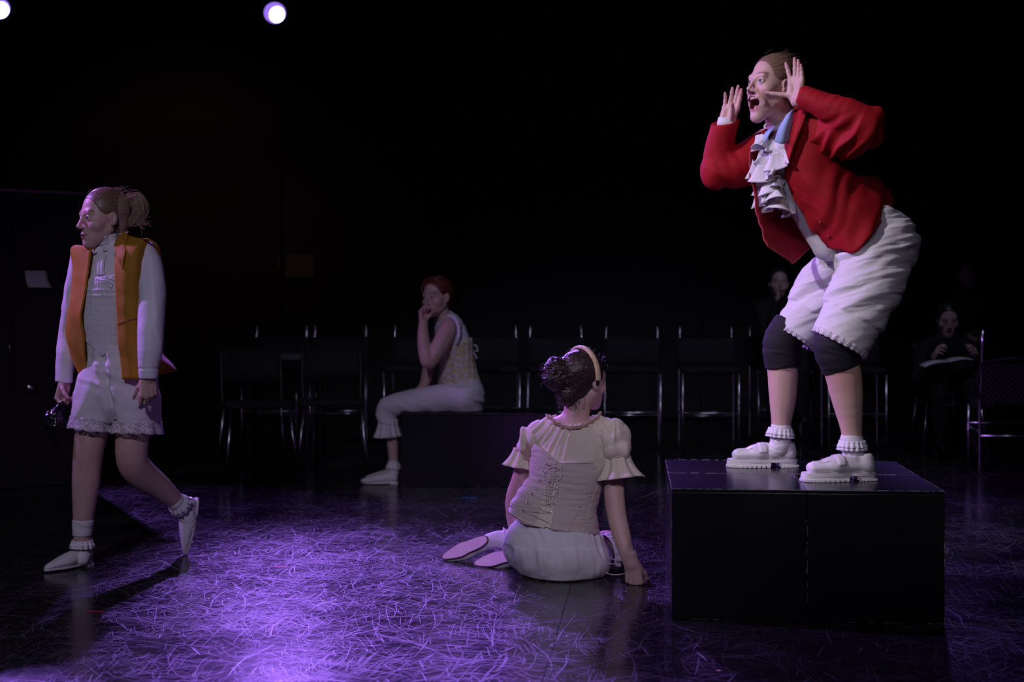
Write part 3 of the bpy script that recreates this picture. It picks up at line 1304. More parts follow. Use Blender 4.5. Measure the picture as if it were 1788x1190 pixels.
if True:
    t = .15
    mb = MB()
    mb.box((A0, B0, -.10), (A1, B1, -.006))
    floor = struct('floor', mb, mat('sub_floor', (0.004, 0.004, 0.004), 0.9))
    # hardboard panels 1.22 x 2.44 with open joints, staggered from column to column
    k0 = -.317
    for ci in range(-6, 7):
        a0, a1 = k0 + 1.22 * ci, k0 + 1.22 * (ci + 1)
        a0c, a1c = max(a0, A0), min(a1, A1)
        if a1c - a0c < .02:
            continue
        off = 4.22 + (1.22 if ci % 2 else 0)
        for ri in range(-5, 6):
            b0, b1 = max(off + 2.44 * ri, B0), min(off + 2.44 * (ri + 1), B1)
            if b1 - b0 < .02:
                continue
            mb = MB()
            g = .0012
            mb.box((a0c + g, b0 + g, -.006), (a1c - g, b1 - g, 0))
            mb.build('panel', M['floor'], floor, M4=ROOM)
    # scuffs: thin curved scrape marks left by shoes and furniture, too many to count
    rs = np.random.RandomState(5)
    V, Fc, tones = [], [], []
    for i in range(9500):
        if i < 6200:
            cx, cy = rs.normal(-.75, .62), rs.normal(5.35, .85)
        elif i < 8000:
            cx, cy = rs.uniform(-2.2, 3.0), rs.uniform(4.0, 8.4)
        else:
            cx, cy = rs.normal(.6, .9), rs.normal(6.7, .7)
        if cy < 3.9 or cy > 8.8:
            continue
        L = abs(rs.normal(0, .07)) + .02 if rs.rand() < .88 else rs.uniform(.15, .5)
        th = rs.uniform(0, 2 * math.pi)
        cv = rs.normal(0, 2.5) if rs.rand() < .3 else rs.normal(0, .5)
        wd = rs.uniform(.0003, .0009) * (2.4 if rs.rand() < .05 else 1)
        ns = 6
        p = np.array([cx, cy])
        base = len(V)
        for k in range(ns + 1):
            d = np.array([math.cos(th), math.sin(th)])
            nrm = np.array([-d[1], d[0]])
            ww = wd * (math.sin(math.pi * (k + .3) / (ns + .6)) * .8 + .2)
            z = .0004 + .00002 * (i % 40)
            V += [(*(p + nrm * ww), z), (*(p - nrm * ww), z)]
            p = p + d * L / ns
            th += cv * L / ns
        tone = rs.uniform(.35, 1.0) ** 1.5 * (1.6 if rs.rand() < .06 else 1)
        tones += [tone] * (2 * ns + 2)
        for k in range(ns):
            a = base + 2 * k
            Fc.append((a, a + 1, a + 3, a + 2))
    sc_o = mesh_obj('scuff_marks', np.array(V), np.array(Fc)[:, ::-1].copy(), M['scuff'], floor, smooth=False, colors=np.array([[.31, .29, .33]]) * np.array(tones)[:, None])
    sc_o['kind'] = 'stuff'
    mb = MB()
    mb.box((A0, B1, 0), (A1, B1 + t, ZC))
    wb = struct('wall_back', mb, M['wall'])
    # painted flats on the back wall, one next to the other
    e = [A0 + .02]
    for px in (160, 470, 790, 1225, 1480, 1740):
        p = np.array(W(px, 533, 13.4))
        e.append(float(p @ RU))
    e.append(A1 - .02)
    for i in range(len(e) - 1):
        mb = MB()
        d = .03 + .02 * (i % 2)
        mb.box((e[i] + .006, B1 - d, .02), (e[i + 1] - .006, B1 - .002, 4.4 + .15 * (i % 2)))
        mb.build('panel', M['flat'], wb, M4=ROOM)
    mb = MB()
    mb.box((A0 - t, B0, 0), (A0, B1 + t, ZC))
    struct('wall_left', mb, M['wall'])
    mb = MB()
    mb.box((A1, B0, 0), (A1 + t, B1 + t, ZC))
    struct('wall_right', mb, M['wall'])
    mb = MB()
    mb.box((A0 - t, B0 - t, 0), (A1 + t, B0, ZC))
    struct('wall_front', mb, M['wall'])
    mb = MB()
    mb.box((A0 - t, B0 - t, ZC), (A1 + t, B1 + t, ZC + t))
    struct('ceiling', mb, M['wall'])


# ------------------------------------------------------------------ black stage blocks
def stage_block(corner, ang, sx, sy, h, label, seed, group=None):
    o = empty('stage_block', (corner[0], corner[1], 0), -ang)
    tag(o, label, 'block', group)
    M4 = Matrix.Translation((corner[0], corner[1], 0)) @ Matrix.Rotation(-ang, 4, 'Z')
    g = .0015
    p = .012
    mb = MB()
    mb.box((g + p, g + p, .002), (sx - g - p, sy - g - p, h - p))
    mb.build('frame', M['block_black'], o, M4=M4)
    for lo, hi in (((g, g, .002), (sx - g, g + p, h - p)), ((g, sy - g - p, .002), (sx - g, sy - g, h - p)),
                   ((g, g + p, .002), (g + p, sy - g - p, h - p)), ((sx - g - p, g + p, .002), (sx - g, sy - g - p, h - p))):
        mb = MB()
        mb.box(lo, hi)
        mb.build('side_panel', M['block_black'], o, M4=M4, bevel=.0015)
    mb = MB()
    mb.box((g, g, h - p), (sx - g, sy - g, h))
    mb.build('top_panel', M['block_black'], o, M4=M4, bevel=.002)
    # chipped paint along the edges
    rs = np.random.RandomState(seed)
    mb = MB()
    for (a, b) in (((g, g, h), (sx - g, g, h)), ((g, g, h), (g, sy - g, h)), ((g, g, .01), (g, g, h)), ((sx - g, g, .01), (sx - g, g, h)), ((g, g, .004), (sx - g, g, .004)), ((sx - g, g, h), (sx - g, sy - g, h)), ((g, sy - g, h), (sx - g, sy - g, h))):
        a, b = np.array(a), np.array(b)
        t = 0.0
        vert = a[2] != b[2]
        while t < 1:
            l = rs.uniform(.01, .09)
            if rs.rand() < (.75 if not vert and a[2] > .1 else .35):
                q0, q1 = a + (b - a) * t, a + (b - a) * min(t + l, 1)
                mb.tube([q0, q1], rs.uniform(.0004, .0012), 4)
            t += l + rs.uniform(.0, .05)
    mb.build('edge_wear', M['wear'], o, M4=M4)['kind'] = 'stuff'
    return o


if True:
    ang = math.radians(4.8)
    bu = np.array([math.cos(ang), -math.sin(ang)])
    bv = np.array([math.sin(ang), math.cos(ang)])
    P0 = np.array([.5415, 4.85])
    for i in range(2):
        for j in range(2):
            c = P0 + bu * .456 * i + bv * .463 * j
            stage_block(c, ang, .456, .463, .4475,
                        'black wooden stage block under the red-jacketed person, %s %s of the four' % (('front', 'back')[j], ('left', 'right')[i]),
                        10 + i * 2 + j, 'four pushed-together stage blocks')
    c = W(700, 850, 8.405)
    stage_block(c[:2], math.radians(1.0), .93, .46, .435, 'long black bench block under the seated person in the brocade corset', 30)

# ================================================================== the actor in the red jacket on the blocks
def person_red():
    D = 5.30
    w = lambda x, y, dd=0.0: W(x, y, D + dd)
    r = lambda px, dd=0.0: px * (D + dd) / F_PX
    P = empty('person', (W(1440, 828, 5.3)[0], 5.3, 0.4475))
    tag(P, 'person in a red jacket and white bloomers shouting with raised hands on black blocks', 'person')
    up3 = np.array([0, 0, 1.0])
    # ---------------------------------------------------------------- body
    S = SDF()
    H = Head(w(1346, 148, -.04), (-.87, -.46, .08), (.06, 0, 1), hs=1.0, jaw=.030, eye_open=1.35)
    # neck and trunk
    S.chain([(w(1352, 185, -.03), r(25)), (w(1372, 222, 0), r(27)), (w(1400, 245, 0), r(34))], .03)
    lat = unit(w(1450, 232, -.15) - w(1345, 247, .17))
    S.chain([(w(1405, 255, 0), (.145, .085)), (w(1440, 310, 0), (.125, .085)), (w(1478, 370, -.01), (.110, .080)),
             (w(1510, 400, -.02), (.110, .070))], .03, lat)
    # legs
    kn = [(w(1530, 425, -.09), r(36)), (w(1490, 520, -.17), r(32)), (w(1463, 600, -.20), r(30)), (w(1473, 655, -.20), r(30)),
          (w(1480, 700, -.20), r(25.5)), (w(1487, 752, -.20), r(17.5)), (w(1490, 800, -.20), r(16.5))]
    kf = [(w(1500, 430, .06), r(36)), (w(1430, 520, .16), r(30)), (w(1368, 600, .19), r(27)), (w(1367.5, 655, .19), r(27.5)),
          (w(1367, 700, .19), r(24)), (w(1364, 742, .19), r(17.5)), (w(1362, 785, .19), r(16.5))]
    S.chain(kn, .03)
    S.chain(kf, .03)
    # arms
    arm_n = [(w(1440, 232, -.15), r(27)), (w(1513, 222, -.28), r(25)), (w(1450, 192, -.25), r(21)), (w(1398, 172, -.21), r(13))]
    arm_f = [(w(1342, 248, .17), r(27)), (w(1250, 303, .15), r(22)), (w(1256, 262, .14), r(18)), (w(1268, 222, .12), r(12.5))]
    S.chain(arm_n, .025)
    S.chain(arm_f, .025)
    H.add(S)
    hn = Hand(w(1391, 173, -.205), (-.01, .10, 1), (-.70, .72, .02), (-.72, -.70, 0), .90)
    hn.add(S, [(2, 4, 3), (-2, 4, 3), (0, 5, 4), (4, 8, 5)], (12, -2, -2, -2), (80, 24, 0), (4, 6), arm=.012)
    hf = Hand(w(1267, 220, .12), (.33, 0, 1), (.80, -.60, -.1), (-.55, -.83, 0), .95)
    hf.add(S, [(6, 8, 5), (6, 8, 5), (8, 8, 6), (12, 12, 8)], (0, 0, -1, -6), (30, 46, 0), (10, 12), arm=.02)
    V, Q = S.multi(.0058, [(*H.box(), .0024), (*hn.box(), .0024), (*hf.box(), .0024)])
    V = relax(V, Q, 4, .5, outside(V, [H.box(), hn.box(), hf.box()]))
    C = skin_color(V, (0.62, 0.40, 0.33), 2, [(w(1473, 660, -.25), .08)])
    hc = H.color(V, (0.62, 0.40, 0.33), lip=(0.50, 0.17, 0.18), brow=(0.20, 0.11, 0.07), blush=.35)
    inh = np.linalg.norm(V - H.c, axis=1) < .17
    C[inh] = hc[inh]
    C = finger_blush(C, V, [hn, hf])
    body = mesh_obj('body', V, Q, M['skin'], P, colors=C)
    H.eyes(body, (-.1, 1, .15), (0.12, 0.17, 0.24))
    H.mouth(body)
    # ---------------------------------------------------------------- hair
    S = SDF()
    hair_cap(H, S)
    S.ell(H.p(0, -.118, .035), np.array((.034, .030, .034)), H.R, .01)
    V, Q = S.mesh(.0026)
    d, t = strand_disp(H, V)
    V = displace(V, Q, d)
    C = np.array([0.20, 0.125, 0.075]) * (1 + .45 * t)[:, None]
    rs = np.random.RandomState(4)
    mb = MB()
    for i in range(60):
        a = rs.uniform(-1.2, 1.2)
        b = rs.uniform(-.2, 1.3)
        n0 = np.array([math.sin(a) * .078, .05 * math.cos(b) - .02 - .06 * rs.rand(), .04 + .075 * abs(math.cos(a))])
        p0 = H.p(*n0)
        o = unit(p0 - H.c)
        b0 = -H.R[:, 1]
        l = rs.uniform(.02, .05)
        mb.tube(smooth_path([p0 - o * .004, p0 + o * l * .25 + b0 * l * .4, p0 + o * l * rs.uniform(.1, .5) + b0 * l + rs.normal(0, .004, 3)], 4), .00045, 3)
    V2 = np.array(mb.V)
    q4 = np.array([f if len(f) == 4 else (*f, f[-1]) for f in mb.F if len(f) == 4])
    mesh_obj('hair', np.vstack([V, V2]), np.vstack([Q, q4 + len(V)]), M['hair'], P,
             colors=np.vstack([C, np.repeat([[0.25, 0.16, 0.10]], len(V2), 0)]))
    # ---------------------------------------------------------------- shirt with jabot
    S = SDF()
    S.chain([(w(1392, 240, .0), (.150, .088)), (w(1412, 275, -.01), (.150, .098)), (w(1440, 320, -.01), (.135, .095)), (w(1472, 372, -.02), (.122, .092)),
             (w(1500, 420, -.02), (.145, .100))], .03, lat)
    S.ell(w(1370, 268, -.10), (.055, .05, .06), None, .04)
    S.chain([(w(1374, 285, -.03), r(28)), (w(1392, 332, -.03), r(31)), (w(1418, 376, -.03), r(30)), (w(1448, 425, -.03), r(30))], .03)
    S.cut(w(1492, 452, 0), (.35, 0, -1))
    V, Q = S.mesh(.0045)
    wr = .004 * folds(V, (.6, 0, 1), .03, 1) + .002 * fbm(V, 14, 2)
    V = displace(V, Q, wr)
    shirt = mesh_obj('shirt', V, Q, M['white_cotton'], P)
    sc_ = Caster(V, Q)
    # high neck band of the shirt
    nb = ring(w(1365, 215, 0), w(1352, 185, -.03) - w(1378, 232, 0), lat, .066, .060, 40)
    G = np.array([nb, nb + unit(w(1352, 185, -.03) - w(1378, 232, 0)) * .02])
    V, Q = grid_mesh(G, True)
    mesh_obj('neck_band', V, Q, M['white_cotton'], shirt, solid=.004)
    # ruffles: five tiers zigzag down the front
    tiers = [(1345, 240, 20, 26), (1343, 262, 24, 30), (1342, 284, 25, 32), (1346, 306, 25, 32), (1352, 326, 25, 32), (1358, 344, 22, 30)]
    for i, (x, y, hw, hh) in enumerate(tiers):
        top = []
        for k in range(-4, 5):
            px = x + hw * k / 4.0 + (4 if i % 2 else -4)
            py = y + 5 * math.sin(k * .8 + i * 1.3) + 3 * (k / 4.0)
            p, n = sc_.hit(px, py, .006)
            p[1] = min(p[1], W(px, py, D - .11 + .02 * abs(k)).item(1) + .05)
            p = W(px, py, min(p[1], D - .02 - .07 * (1 - (k / 4.0) ** 2)))
            top.append(p)
        out = (.22 + .06 * math.sin(i * 2.1), -.30, -1)
        G = frill_grid(smooth_path(top, 6), np.array(out), r(hh), .017, 2.6 + (i % 3) * .5, rows=10, closed=False, flare=.018, side=(-.7, -.7, 0), seed=20 + i, n=70, start=.35, jitter=.5)
        V, Q = grid_mesh(G)
        mesh_obj('ruffle', V, Q, M['white_cotton'], shirt, solid=.0022)
    for (x, y) in ((1338, 262), (1331, 252)):
        mb = MB()
        mb.ball(w(x, y, -.14), .006, 10, 8)
        mb.build('button', M['white_rubber'], shirt, smooth=True)
    # pale blue shirt collar points
    for pts in ([[(1387, 189, -.13), (1381, 194, -.15), (1373, 202, -.15)], [(1383, 214, -.16), (1372, 219, -.18), (1360, 224, -.17)], [(1377, 249, -.17), (1365, 251, -.19), (1352, 247, -.18)]],
                [[(1352, 222, -.08), (1345, 226, -.07), (1338, 230, -.05)], [(1346, 230, -.10), (1338, 235, -.09), (1330, 240, -.06)], [(1336, 248, -.11), (1326, 252, -.10), (1317, 254, -.08)]]):
        G = patch([[w(*c) for c in row] for row in pts], 6)
        V, Q = grid_mesh(G)
        mesh_obj('collar', V, Q, M['blue_cotton'], shirt, solid=.004)
    # ---------------------------------------------------------------- red jacket: wrap around the back, open in front
    net = [
        [(1388, 178, -.06), (1404, 183, -.12), (1428, 190, -.17), (1450, 198, -.14), (1462, 210, -.03), (1430, 215, .12), (1385, 222, .20)],
        [(1374, 238, -.10), (1400, 238, -.17), (1430, 238, -.195), (1462, 240, -.17), (1485, 245, -.04), (1455, 245, .13), (1395, 255, .215)],
        [(1369, 290, -.12), (1398, 292, -.18), (1432, 292, -.20), (1468, 288, -.17), (1500, 280, -.04), (1480, 280, .13), (1410, 295, .215)],
        [(1383, 342, -.12), (1412, 340, -.18), (1446, 334, -.205), (1486, 325, -.18), (1524, 312, -.05), (1510, 308, .12), (1438, 335, .20)],
        [(1414, 392, -.115), (1442, 388, -.18), (1476, 376, -.215), (1512, 360, -.20), (1548, 338, -.07), (1540, 332, .11), (1470, 368, .19)],
        [(1443, 433, -.11), (1468, 437, -.175), (1494, 440, -.222), (1528, 402, -.22), (1559, 361, -.09), (1552, 352, .11), (1490, 400, .19)]]
    G = patch([[w(*c) for c in row] for row in net], 12)
    V, Q = grid_mesh(G)
    ax = unit(w(1525, 415, 0) - w(1395, 225, 0))
    tt = (V - w(1395, 225, 0)) @ ax
    wr = .009 * folds(V, ax + np.array([0, 0, .5]), .055, 3, .25) * np.clip((tt - .05) / .2, .25, 1) + .003 * fbm(V, 11, 8)
    V = displace(V, Q, wr)
    jacket = mesh_obj('jacket', V, Q, M['red_velvet'], P, solid=.005)
    jc = Caster(V, Q)
    net = [
        [(1338, 226, -.03), (1352, 226, .06), (1360, 226, .09), (1372, 224, .15), (1392, 222, .205)],
        [(1315, 256, -.02), (1338, 258, .09), (1348, 258, .12), (1366, 257, .17), (1400, 256, .215)],
        [(1310, 300, -.03), (1338, 302, .08), (1348, 302, .11), (1372, 302, .17), (1412, 300, .215)],
        [(1316, 345, -.05), (1346, 350, .06), (1356, 350, .09), (1386, 348, .15), (1438, 338, .20)],
        [(1327, 390, -.08), (1362, 400, .03), (1372, 400, .05), (1405, 394, .12), (1468, 370, .19)],
        [(1340, 431, -.11), (1377, 455, -.02), (1387, 459, .01), (1423, 428, .10), (1488, 402, .185)]]
    G = patch([[w(*c) for c in row] for row in net], 12)
    V, Q = grid_mesh(G)
    V = displace(V, Q, .007 * folds(V, ax, .06, 5, .3) + .003 * fbm(V, 13, 3))
    mesh_obj('front_panel', V, Q, M['red_lining'], jacket, solid=.005)
    # lapel
    net = [[(1392, 176, -.08), (1402, 182, -.14), (1410, 190, -.17)], [(1376, 215, -.12), (1392, 216, -.185), (1402, 216, -.20)],
           [(1369, 250, -.135), (1382, 250, -.19), (1388, 250, -.20)], [(1369, 285, -.135), (1373, 286, -.17), (1376, 286, -.185)]]
    V, Q = grid_mesh(patch([[w(*c) for c in row] for row in net], 8))
    mesh_obj('lapel', V, Q, M['red_velvet'], jacket, solid=.006)
    for x, y in ((1423, 388), (1438, 412)):
        p, n = jc.hit(x + 10, y, .003)
        mb = MB()
        mb.ball(p, .0065, 10, 6)
        mb.build('button', M['red_lining'], jacket, smooth=True)
    # sleeves
    S = SDF()
    S.chain([(w(1428, 232, -.13), r(36)), (w(1470, 240, -.20), r(37)), (w(1508, 228, -.275), r(31))], .03)
    S.chain([(w(1510, 220, -.275), r(31)), (w(1478, 200, -.27), r(27)), (w(1440, 185, -.245), r(22.5)), (w(1402, 169, -.21), r(18.5))], .03)
    S.ell(w(1532, 205, -.275), (.020, .03, .035), None, .03)
    S.cut(w(1391, 166, -.205), (-1, 0, .30))
    V, Q = S.mesh(.0042)
    fo = unit(w(1402, 170, -.21) - w(1508, 222, -.275))
    t = (V - w(1508, 222, -.275)) @ fo
    upper = np.clip((V[:, 2] < w(0, 228)[2]) * 1.0, 0, 1)
    low = np.clip((w(0, 215)[2] - V[:, 2]) / .05, 0, 1)
    wr = .011 * folds(V, (.9, .2, -.45), .034, 7, .2) * low + .005 * folds(V, fo, .05, 2, .3) * (1 - low) * np.clip(1 - t / .25, .25, 1) + .0015 * fbm(V, 22, 9)
    V = displace(V, Q, wr)
    mesh_obj('sleeve', V, Q, M['red_velvet'], jacket)
    S = SDF()
    S.chain([(w(1345, 262, .17), r(40)), (w(1300, 288, .155), r(38)), (w(1254, 302, .15), r(27))], .03)
    S.chain([(w(1253, 300, .15), r(27)), (w(1255, 262, .14), r(26)), (w(1263, 226, .12), r(23.5)), (w(1268, 205, .12), r(23.5))], .03)
    S.ec(w(1266, 218, .12), w(1270, 195, .12), r(19), r(19.5), .004, None, True)
    S.cut(w(1268, 212, .12), (-.22, -.35, 1))
    V, Q = S.mesh(.0042)
    wr = .007 * folds(V, (1, 0, .8), .04, 4, .3) * np.clip((w(0, 250, .15)[2] - V[:, 2]) / .1, .1, 1) + .0015 * fbm(V, 20, 5)
    V = displace(V, Q, wr)
    mesh_obj('sleeve', V, Q, M['red_velvet'], jacket)
    # shirt cuff showing in the far sleeve
    V, Q = grid_mesh(np.array([ring(w(1268, 224, .12), w(1271, 205, .12) - w(1267, 226, .12), (1, 0, 0), r(17), r(17), 28),
                               ring(w(1270, 208, .12), w(1271, 205, .12) - w(1267, 226, .12), (1, 0, 0), r(16), r(16), 28)]), True)
    mesh_obj('cuff', V, Q, M['white_cotton'], shirt, solid=.003)
    # ---------------------------------------------------------------- bloomers
    S = SDF()
    S.ec(w(1512, 400, -.03), w(1535, 430, -.03), (.150, r(44)), (.160, r(58)), .03, lat)
    S.ell(w(1548, 425, -.02), (.105, .15, .115), None, .04)
    ln = [(w(1532, 425, -.10), (r(60), .105)), (w(1515, 490, -.15), (r(60), .115)), (w(1492, 545, -.18), (r(53), .115)), (w(1462, 606, -.20), (r(49), .110))]
    lf = [(w(1492, 432, .06), (r(52), .10)), (w(1448, 495, .14), (r(49), .11)), (w(1412, 550, .17), (r(44), .105)), (w(1382, 598, .19), (r(43), .10))]
    S.chain(ln, .03, (1, 0, 0.6))
    S.chain(lf, .02, (1, 0, 0.6))
    hp_n, hn_n = w(1466, 598, -.20), unit(w(1447, 634, -.2) - w(1470, 592, -.2))
    hp_f, hn_f = w(1388, 587, .19), unit(w(1372, 612, .2) - w(1390, 585, .2))
    lo1, hi1 = w(1405, 680, -.4), w(1530, 555, -.06)
    S.cut(hp_n, hn_n, .002, (w(1385, 0, 0)[0], D - .42, w(0, 690)[2]), (w(1530, 0, 0)[0], D - .03, w(0, 540)[2]))
    S.cut(hp_f, hn_f, .002, (w(1320, 0, .1)[0], D + .0, w(0, 690)[2]), (w(1470, 0, 0)[0], D + .45, w(0, 545)[2]))
    S.cut(w(1512, 372, 0), (-.62, 0, .60), .006, (w(1400, 0)[0], D - .4, w(0, 480)[2]), (w(1640, 0)[0], D + .4, w(0, 300)[2]))
    V, Q = S.mesh(.0044)
    t = V[:, 0] * .35 + V[:, 2]
    zz = (w(0, 480)[2] - V[:, 2])
    wr = .013 * folds(V, (-.40, .2, 1), .034, 2, .13) * np.clip(1.05 - np.abs(zz) / .42, .15, 1)
    wr += .003 * fbm(V, 10, 4) + .003 * folds(V, (-.2, .2, 1), .014, 9, .12)
    dn = (V - hp_n) @ hn_n
    df = (V - hp_f) @ hn_f
    isn = V[:, 1] < D - .02
    dd = np.where(isn, -dn, -df)
    wr += .003 * np.exp(-((dd - .111) / .006) ** 2)                 # tuck seam above the hem
    wr *= np.where(dd < .10, .35, 1)
    V = displace(V, Q, wr)
    bl = mesh_obj('bloomers', V, Q, M['white_cotton'], P)
    # scalloped lace edging
    for hp, nn, ru, rv in ((hp_n, hn_n, r(49.5), .112), (hp_f, hn_f, r(43.5), .102)):
        rg = ring(hp - nn * .012, nn, (1, 0, .5), ru, rv, 80)
        G = frill_grid(rg, nn, .020, .002, 26, rows=4, n=260, start=.5)
        n_ = G.shape[1]
        sc2 = np.abs(np.sin(np.arange(n_) * math.pi * 26 / n_))
        G[-1] += nn * (.004 * sc2)[:, None]
        V, Q = grid_mesh(G, True)
        mesh_obj('lace_hem', V, Q, M['lace'], bl, solid=.0012)
    # ---------------------------------------------------------------- knee pads
    for pts, sd in (([(w(1478, 560, -.20), r(38)), (w(1459, 602, -.205), r(37)), (w(1471, 643, -.20), r(33))], 1),
                    ([(w(1392, 560, .18), r(36)), (w(1366, 596, .185), r(34.5)), (w(1367.5, 640, .19), r(32.5))], 2)):
        S = SDF()
        S.chain(pts, .03)
        a = unit(pts[2][0] - pts[1][0])
        S.cut(pts[2][0] - a * .002, a + np.array([.10, 0, -.05]))
        S.cut((hp_n if sd == 1 else hp_f) - (hn_n if sd == 1 else hn_f) * .035, -(hn_n if sd == 1 else hn_f))
        V, Q = S.mesh(.004)
        V = displace(V, Q, .002 * folds(V, (.2, 0, 1), .02, sd))
        mesh_obj('knee_pad', V, Q, M['black_knit'], P)
    # ---------------------------------------------------------------- socks and shoes
    zt = .449
    on, of = W(1527, 838, 5.08), W(1391, 815, 5.50)
    on[2] = of[2] = zt
    xn, xf = unit((-1, -.12, 0)), unit((-1, .02, 0))
    ankle_sock(P, [(w(1487, 768, -.2), r(19)), (w(1490, 798, -.2), r(18.5)), (w(1482, 808, -.2), r(18)), (w(1472, 815, -.205), r(15))],
               w(1488, 768, -.2), (0, 0, 1), r(21), seed=3, h=.024, amp=.0035, waves=17)
    ankle_sock(P, [(w(1364, 748, .19), r(19)), (w(1362, 775, .19), r(18.5)), (w(1355, 785, .19), r(17)), (w(1345, 791, .19), r(13.5))],
               w(1363, 747, .19), (.08, 0, 1), r(21), seed=5, h=.024, amp=.0035, waves=17)
    loafer(P, on, xn, up3)
    loafer(P, of, xf, up3)
    return P


if True:
    person_red()


# ================================================================== the actor in the ochre waistcoat walking on the left
def person_vest():
    D = 5.85
    w = lambda x, y, dd=0.0: W(x, y, D + dd)
    r = lambda px, dd=0.0: px * (D + dd) / F_PX
    P = empty('person', (W(190, 995, 5.83)[0], 5.83, 0))
    tag(P, 'person walking at the left in an ochre velvet waistcoat, white shirt and lace-trimmed shorts', 'person')
    lat = unit(w(262, 438, -.09) - w(142, 442, .09))          # towards her left
    fwd = unit(np.array([-.5, -.86, 0]))
    skin = (0.58, 0.38, 0.32)
    # ---------------------------------------------------------------- body
    S = SDF()
    H = Head(w(178, 380, -.02), (-.76, -.64, -.08), (-.05, 0, 1), hs=1.05, smile=.75, eye_open=.85)
    S.chain([(w(187, 405, 0), r(20)), (w(196, 440, .01), r(21)), (w(198, 462, .01), r(28))], .03)
    S.chain([(w(198, 460, .0), (.125, .07)), (w(197, 520, 0), (.115, .08)), (w(196, 585, 0), (.100, .075)), (w(205, 660, 0), (.13, .09))], .03, lat)
    right_leg = [(w(172, 680, .0), r(33)), (w(160, 750, -.02), r(28.5)), (w(153, 800, -.03), r(25)), (w(150, 845, -.03), r(23.5)),
                 (w(146, 895, -.02), r(18.5)), (w(143.5, 935, -.01), r(14.5)), (w(143, 962, 0), r(14))]
    left_leg = [(w(236, 680, .0), r(34)), (w(232, 750, -.02), r(29.5)), (w(230, 800, -.02), r(27)), (w(246, 826, .04), r(26.5)),
                (w(278, 850, .13), r(22)), (w(308, 876, .21), r(15.5)), (w(322, 888, .25), r(14))]
    S.chain(right_leg, .02)
    S.chain(left_leg, .02)
    # arms: left arm hangs in front, right arm swings back
    S.chain([(w(258, 450, -.09), r(14)), (w(266, 545, -.16), r(13)), (w(260, 660, -.22), r(9.5))], .02)
    S.chain([(w(140, 448, .09), r(17)), (w(126, 560, .13), r(13)), (w(112, 668, .06), r(8))], .02)
    H.add(S)
    # hands
    hl = Hand(w(259, 657, -.22), (.0, -.05, -1), (-.85, -.5, 0), (.5, .3, 0), .92)
    hl.add(S, [(38, 72, 45), (42, 74, 45), (46, 76, 45), (50, 76, 45)], (3, 0, -3, -6), (28, 30, 0), (16, 16), arm=.03)
    hr = Hand(w(113, 664, .06), (-.18, -.10, -1), (-.45, -.9, .1), (.9, -.45, 0), .92)
    hr.add(S, [(55, 62, 40), (58, 65, 40), (60, 66, 40), (62, 66, 40)], (3, 0, -3, -6), (35, 45, 0), (20, 25), arm=.03)
    V, Q = S.multi(.0058, [(*H.box(), .0024), (*hl.box(), .0025), (*hr.box(), .0025)])
    V = relax(V, Q, 4, .5, outside(V, [H.box(), hl.box(), hr.box()]))
    C = skin_color(V, skin, 7, [(w(153, 806, -.09), .07), (w(222, 815, -.08), .07)])
    hc = H.color(V, skin, lip=(0.45, 0.15, 0.15), brow=(0.11, 0.07, 0.05), blush=.22)
    inh = np.linalg.norm(V - H.c, axis=1) < .17
    C[inh] = hc[inh]
    C = finger_blush(C, V, [hl, hr])
    body = mesh_obj('body', V, Q, M['skin'], P, colors=C)
    H.eyes(body, (0.0, 1, -.2), (0.08, 0.09, 0.10))
    mb = MB()
    for i in range(-3, 4):
        a = i * .21
        mb.ball(H.p(math.sin(a) * .0185, .063 + math.cos(a) * .0195, -.0655), np.array((.0029, .0024, .0030)), 8, 6, H.R)
    mb.build('teeth', M['teeth'], body, smooth=True)
    # ---------------------------------------------------------------- hair: swept back to a looped ponytail
    S = SDF()
    hair_cap(H, S)
    S.chain([(w(208, 372, .02), .012), (w(220, 353, .02), .013), (w(236, 349, .02), .013), (w(243, 362, .02), .013), (w(239, 377, .02), .012), (w(227, 383, .02), .010), (w(217, 380, .02), .008)], .006)
    V, Q = S.mesh(.0026)
    d, t = strand_disp(H, V, (0, -.95, .05))
    V = displace(V, Q, d)
    tail = (V[:, 0] > w(213, 0)[0])[:, None]
    C = np.where(tail, np.array([0.36, 0.25, 0.17]), np.array([0.16, 0.10, 0.06])) * (1 + .40 * t)[:, None]  # tail lightened: glow of the back lamps put into its colour
    mb = MB()
    rs = np.random.RandomState(9)
    k0 = w(211, 372, .02)
    cols = []
    for i in range(460):                                    # loop of the folded tail
        f = rs.normal(0, 1, 3)
        lp = [k0 + f * .004, w(220, 350, .02) + f * .008, w(238, 346, .02) + f * .010, w(246, 362, .02) + f * .011, w(241, 379, .02) + f * .010,
              w(228, 386, .02) + f * .008, w(216, 382, .02) + f * .006]
        if i % 6 == 0:
            lp = lp[:5] + [w(246, 384, .02) + f * .010, w(252 + rs.uniform(-8, 5), 383 + rs.uniform(-4, 12), .02) + f * .012]
        n0 = len(mb.V)
        mb.tube(smooth_path(lp, 4), .0009, 3, cap=False)
        cols += [rs.uniform(.75, 1.35)] * (len(mb.V) - n0)
    for i in range(70):                                     # flyaways
        a = rs.uniform(-1.3, 1.3)
        p0 = H.p(math.sin(a) * .078, rs.uniform(-.09, .045), .03 + .078 * abs(math.cos(a)))
        o = unit(p0 - H.c)
        l = rs.uniform(.02, .045)
        b0 = -H.R[:, 1]
        n0 = len(mb.V)
        mb.tube(smooth_path([p0 - o * .006, p0 + o * l * .22 + b0 * l * .4, p0 + o * l * rs.uniform(.1, .4) + b0 * l + rs.normal(0, .004, 3)], 4), .00045, 3, cap=False)
        cols += [1.1] * (len(mb.V) - n0)
    V2 = np.array(mb.V)
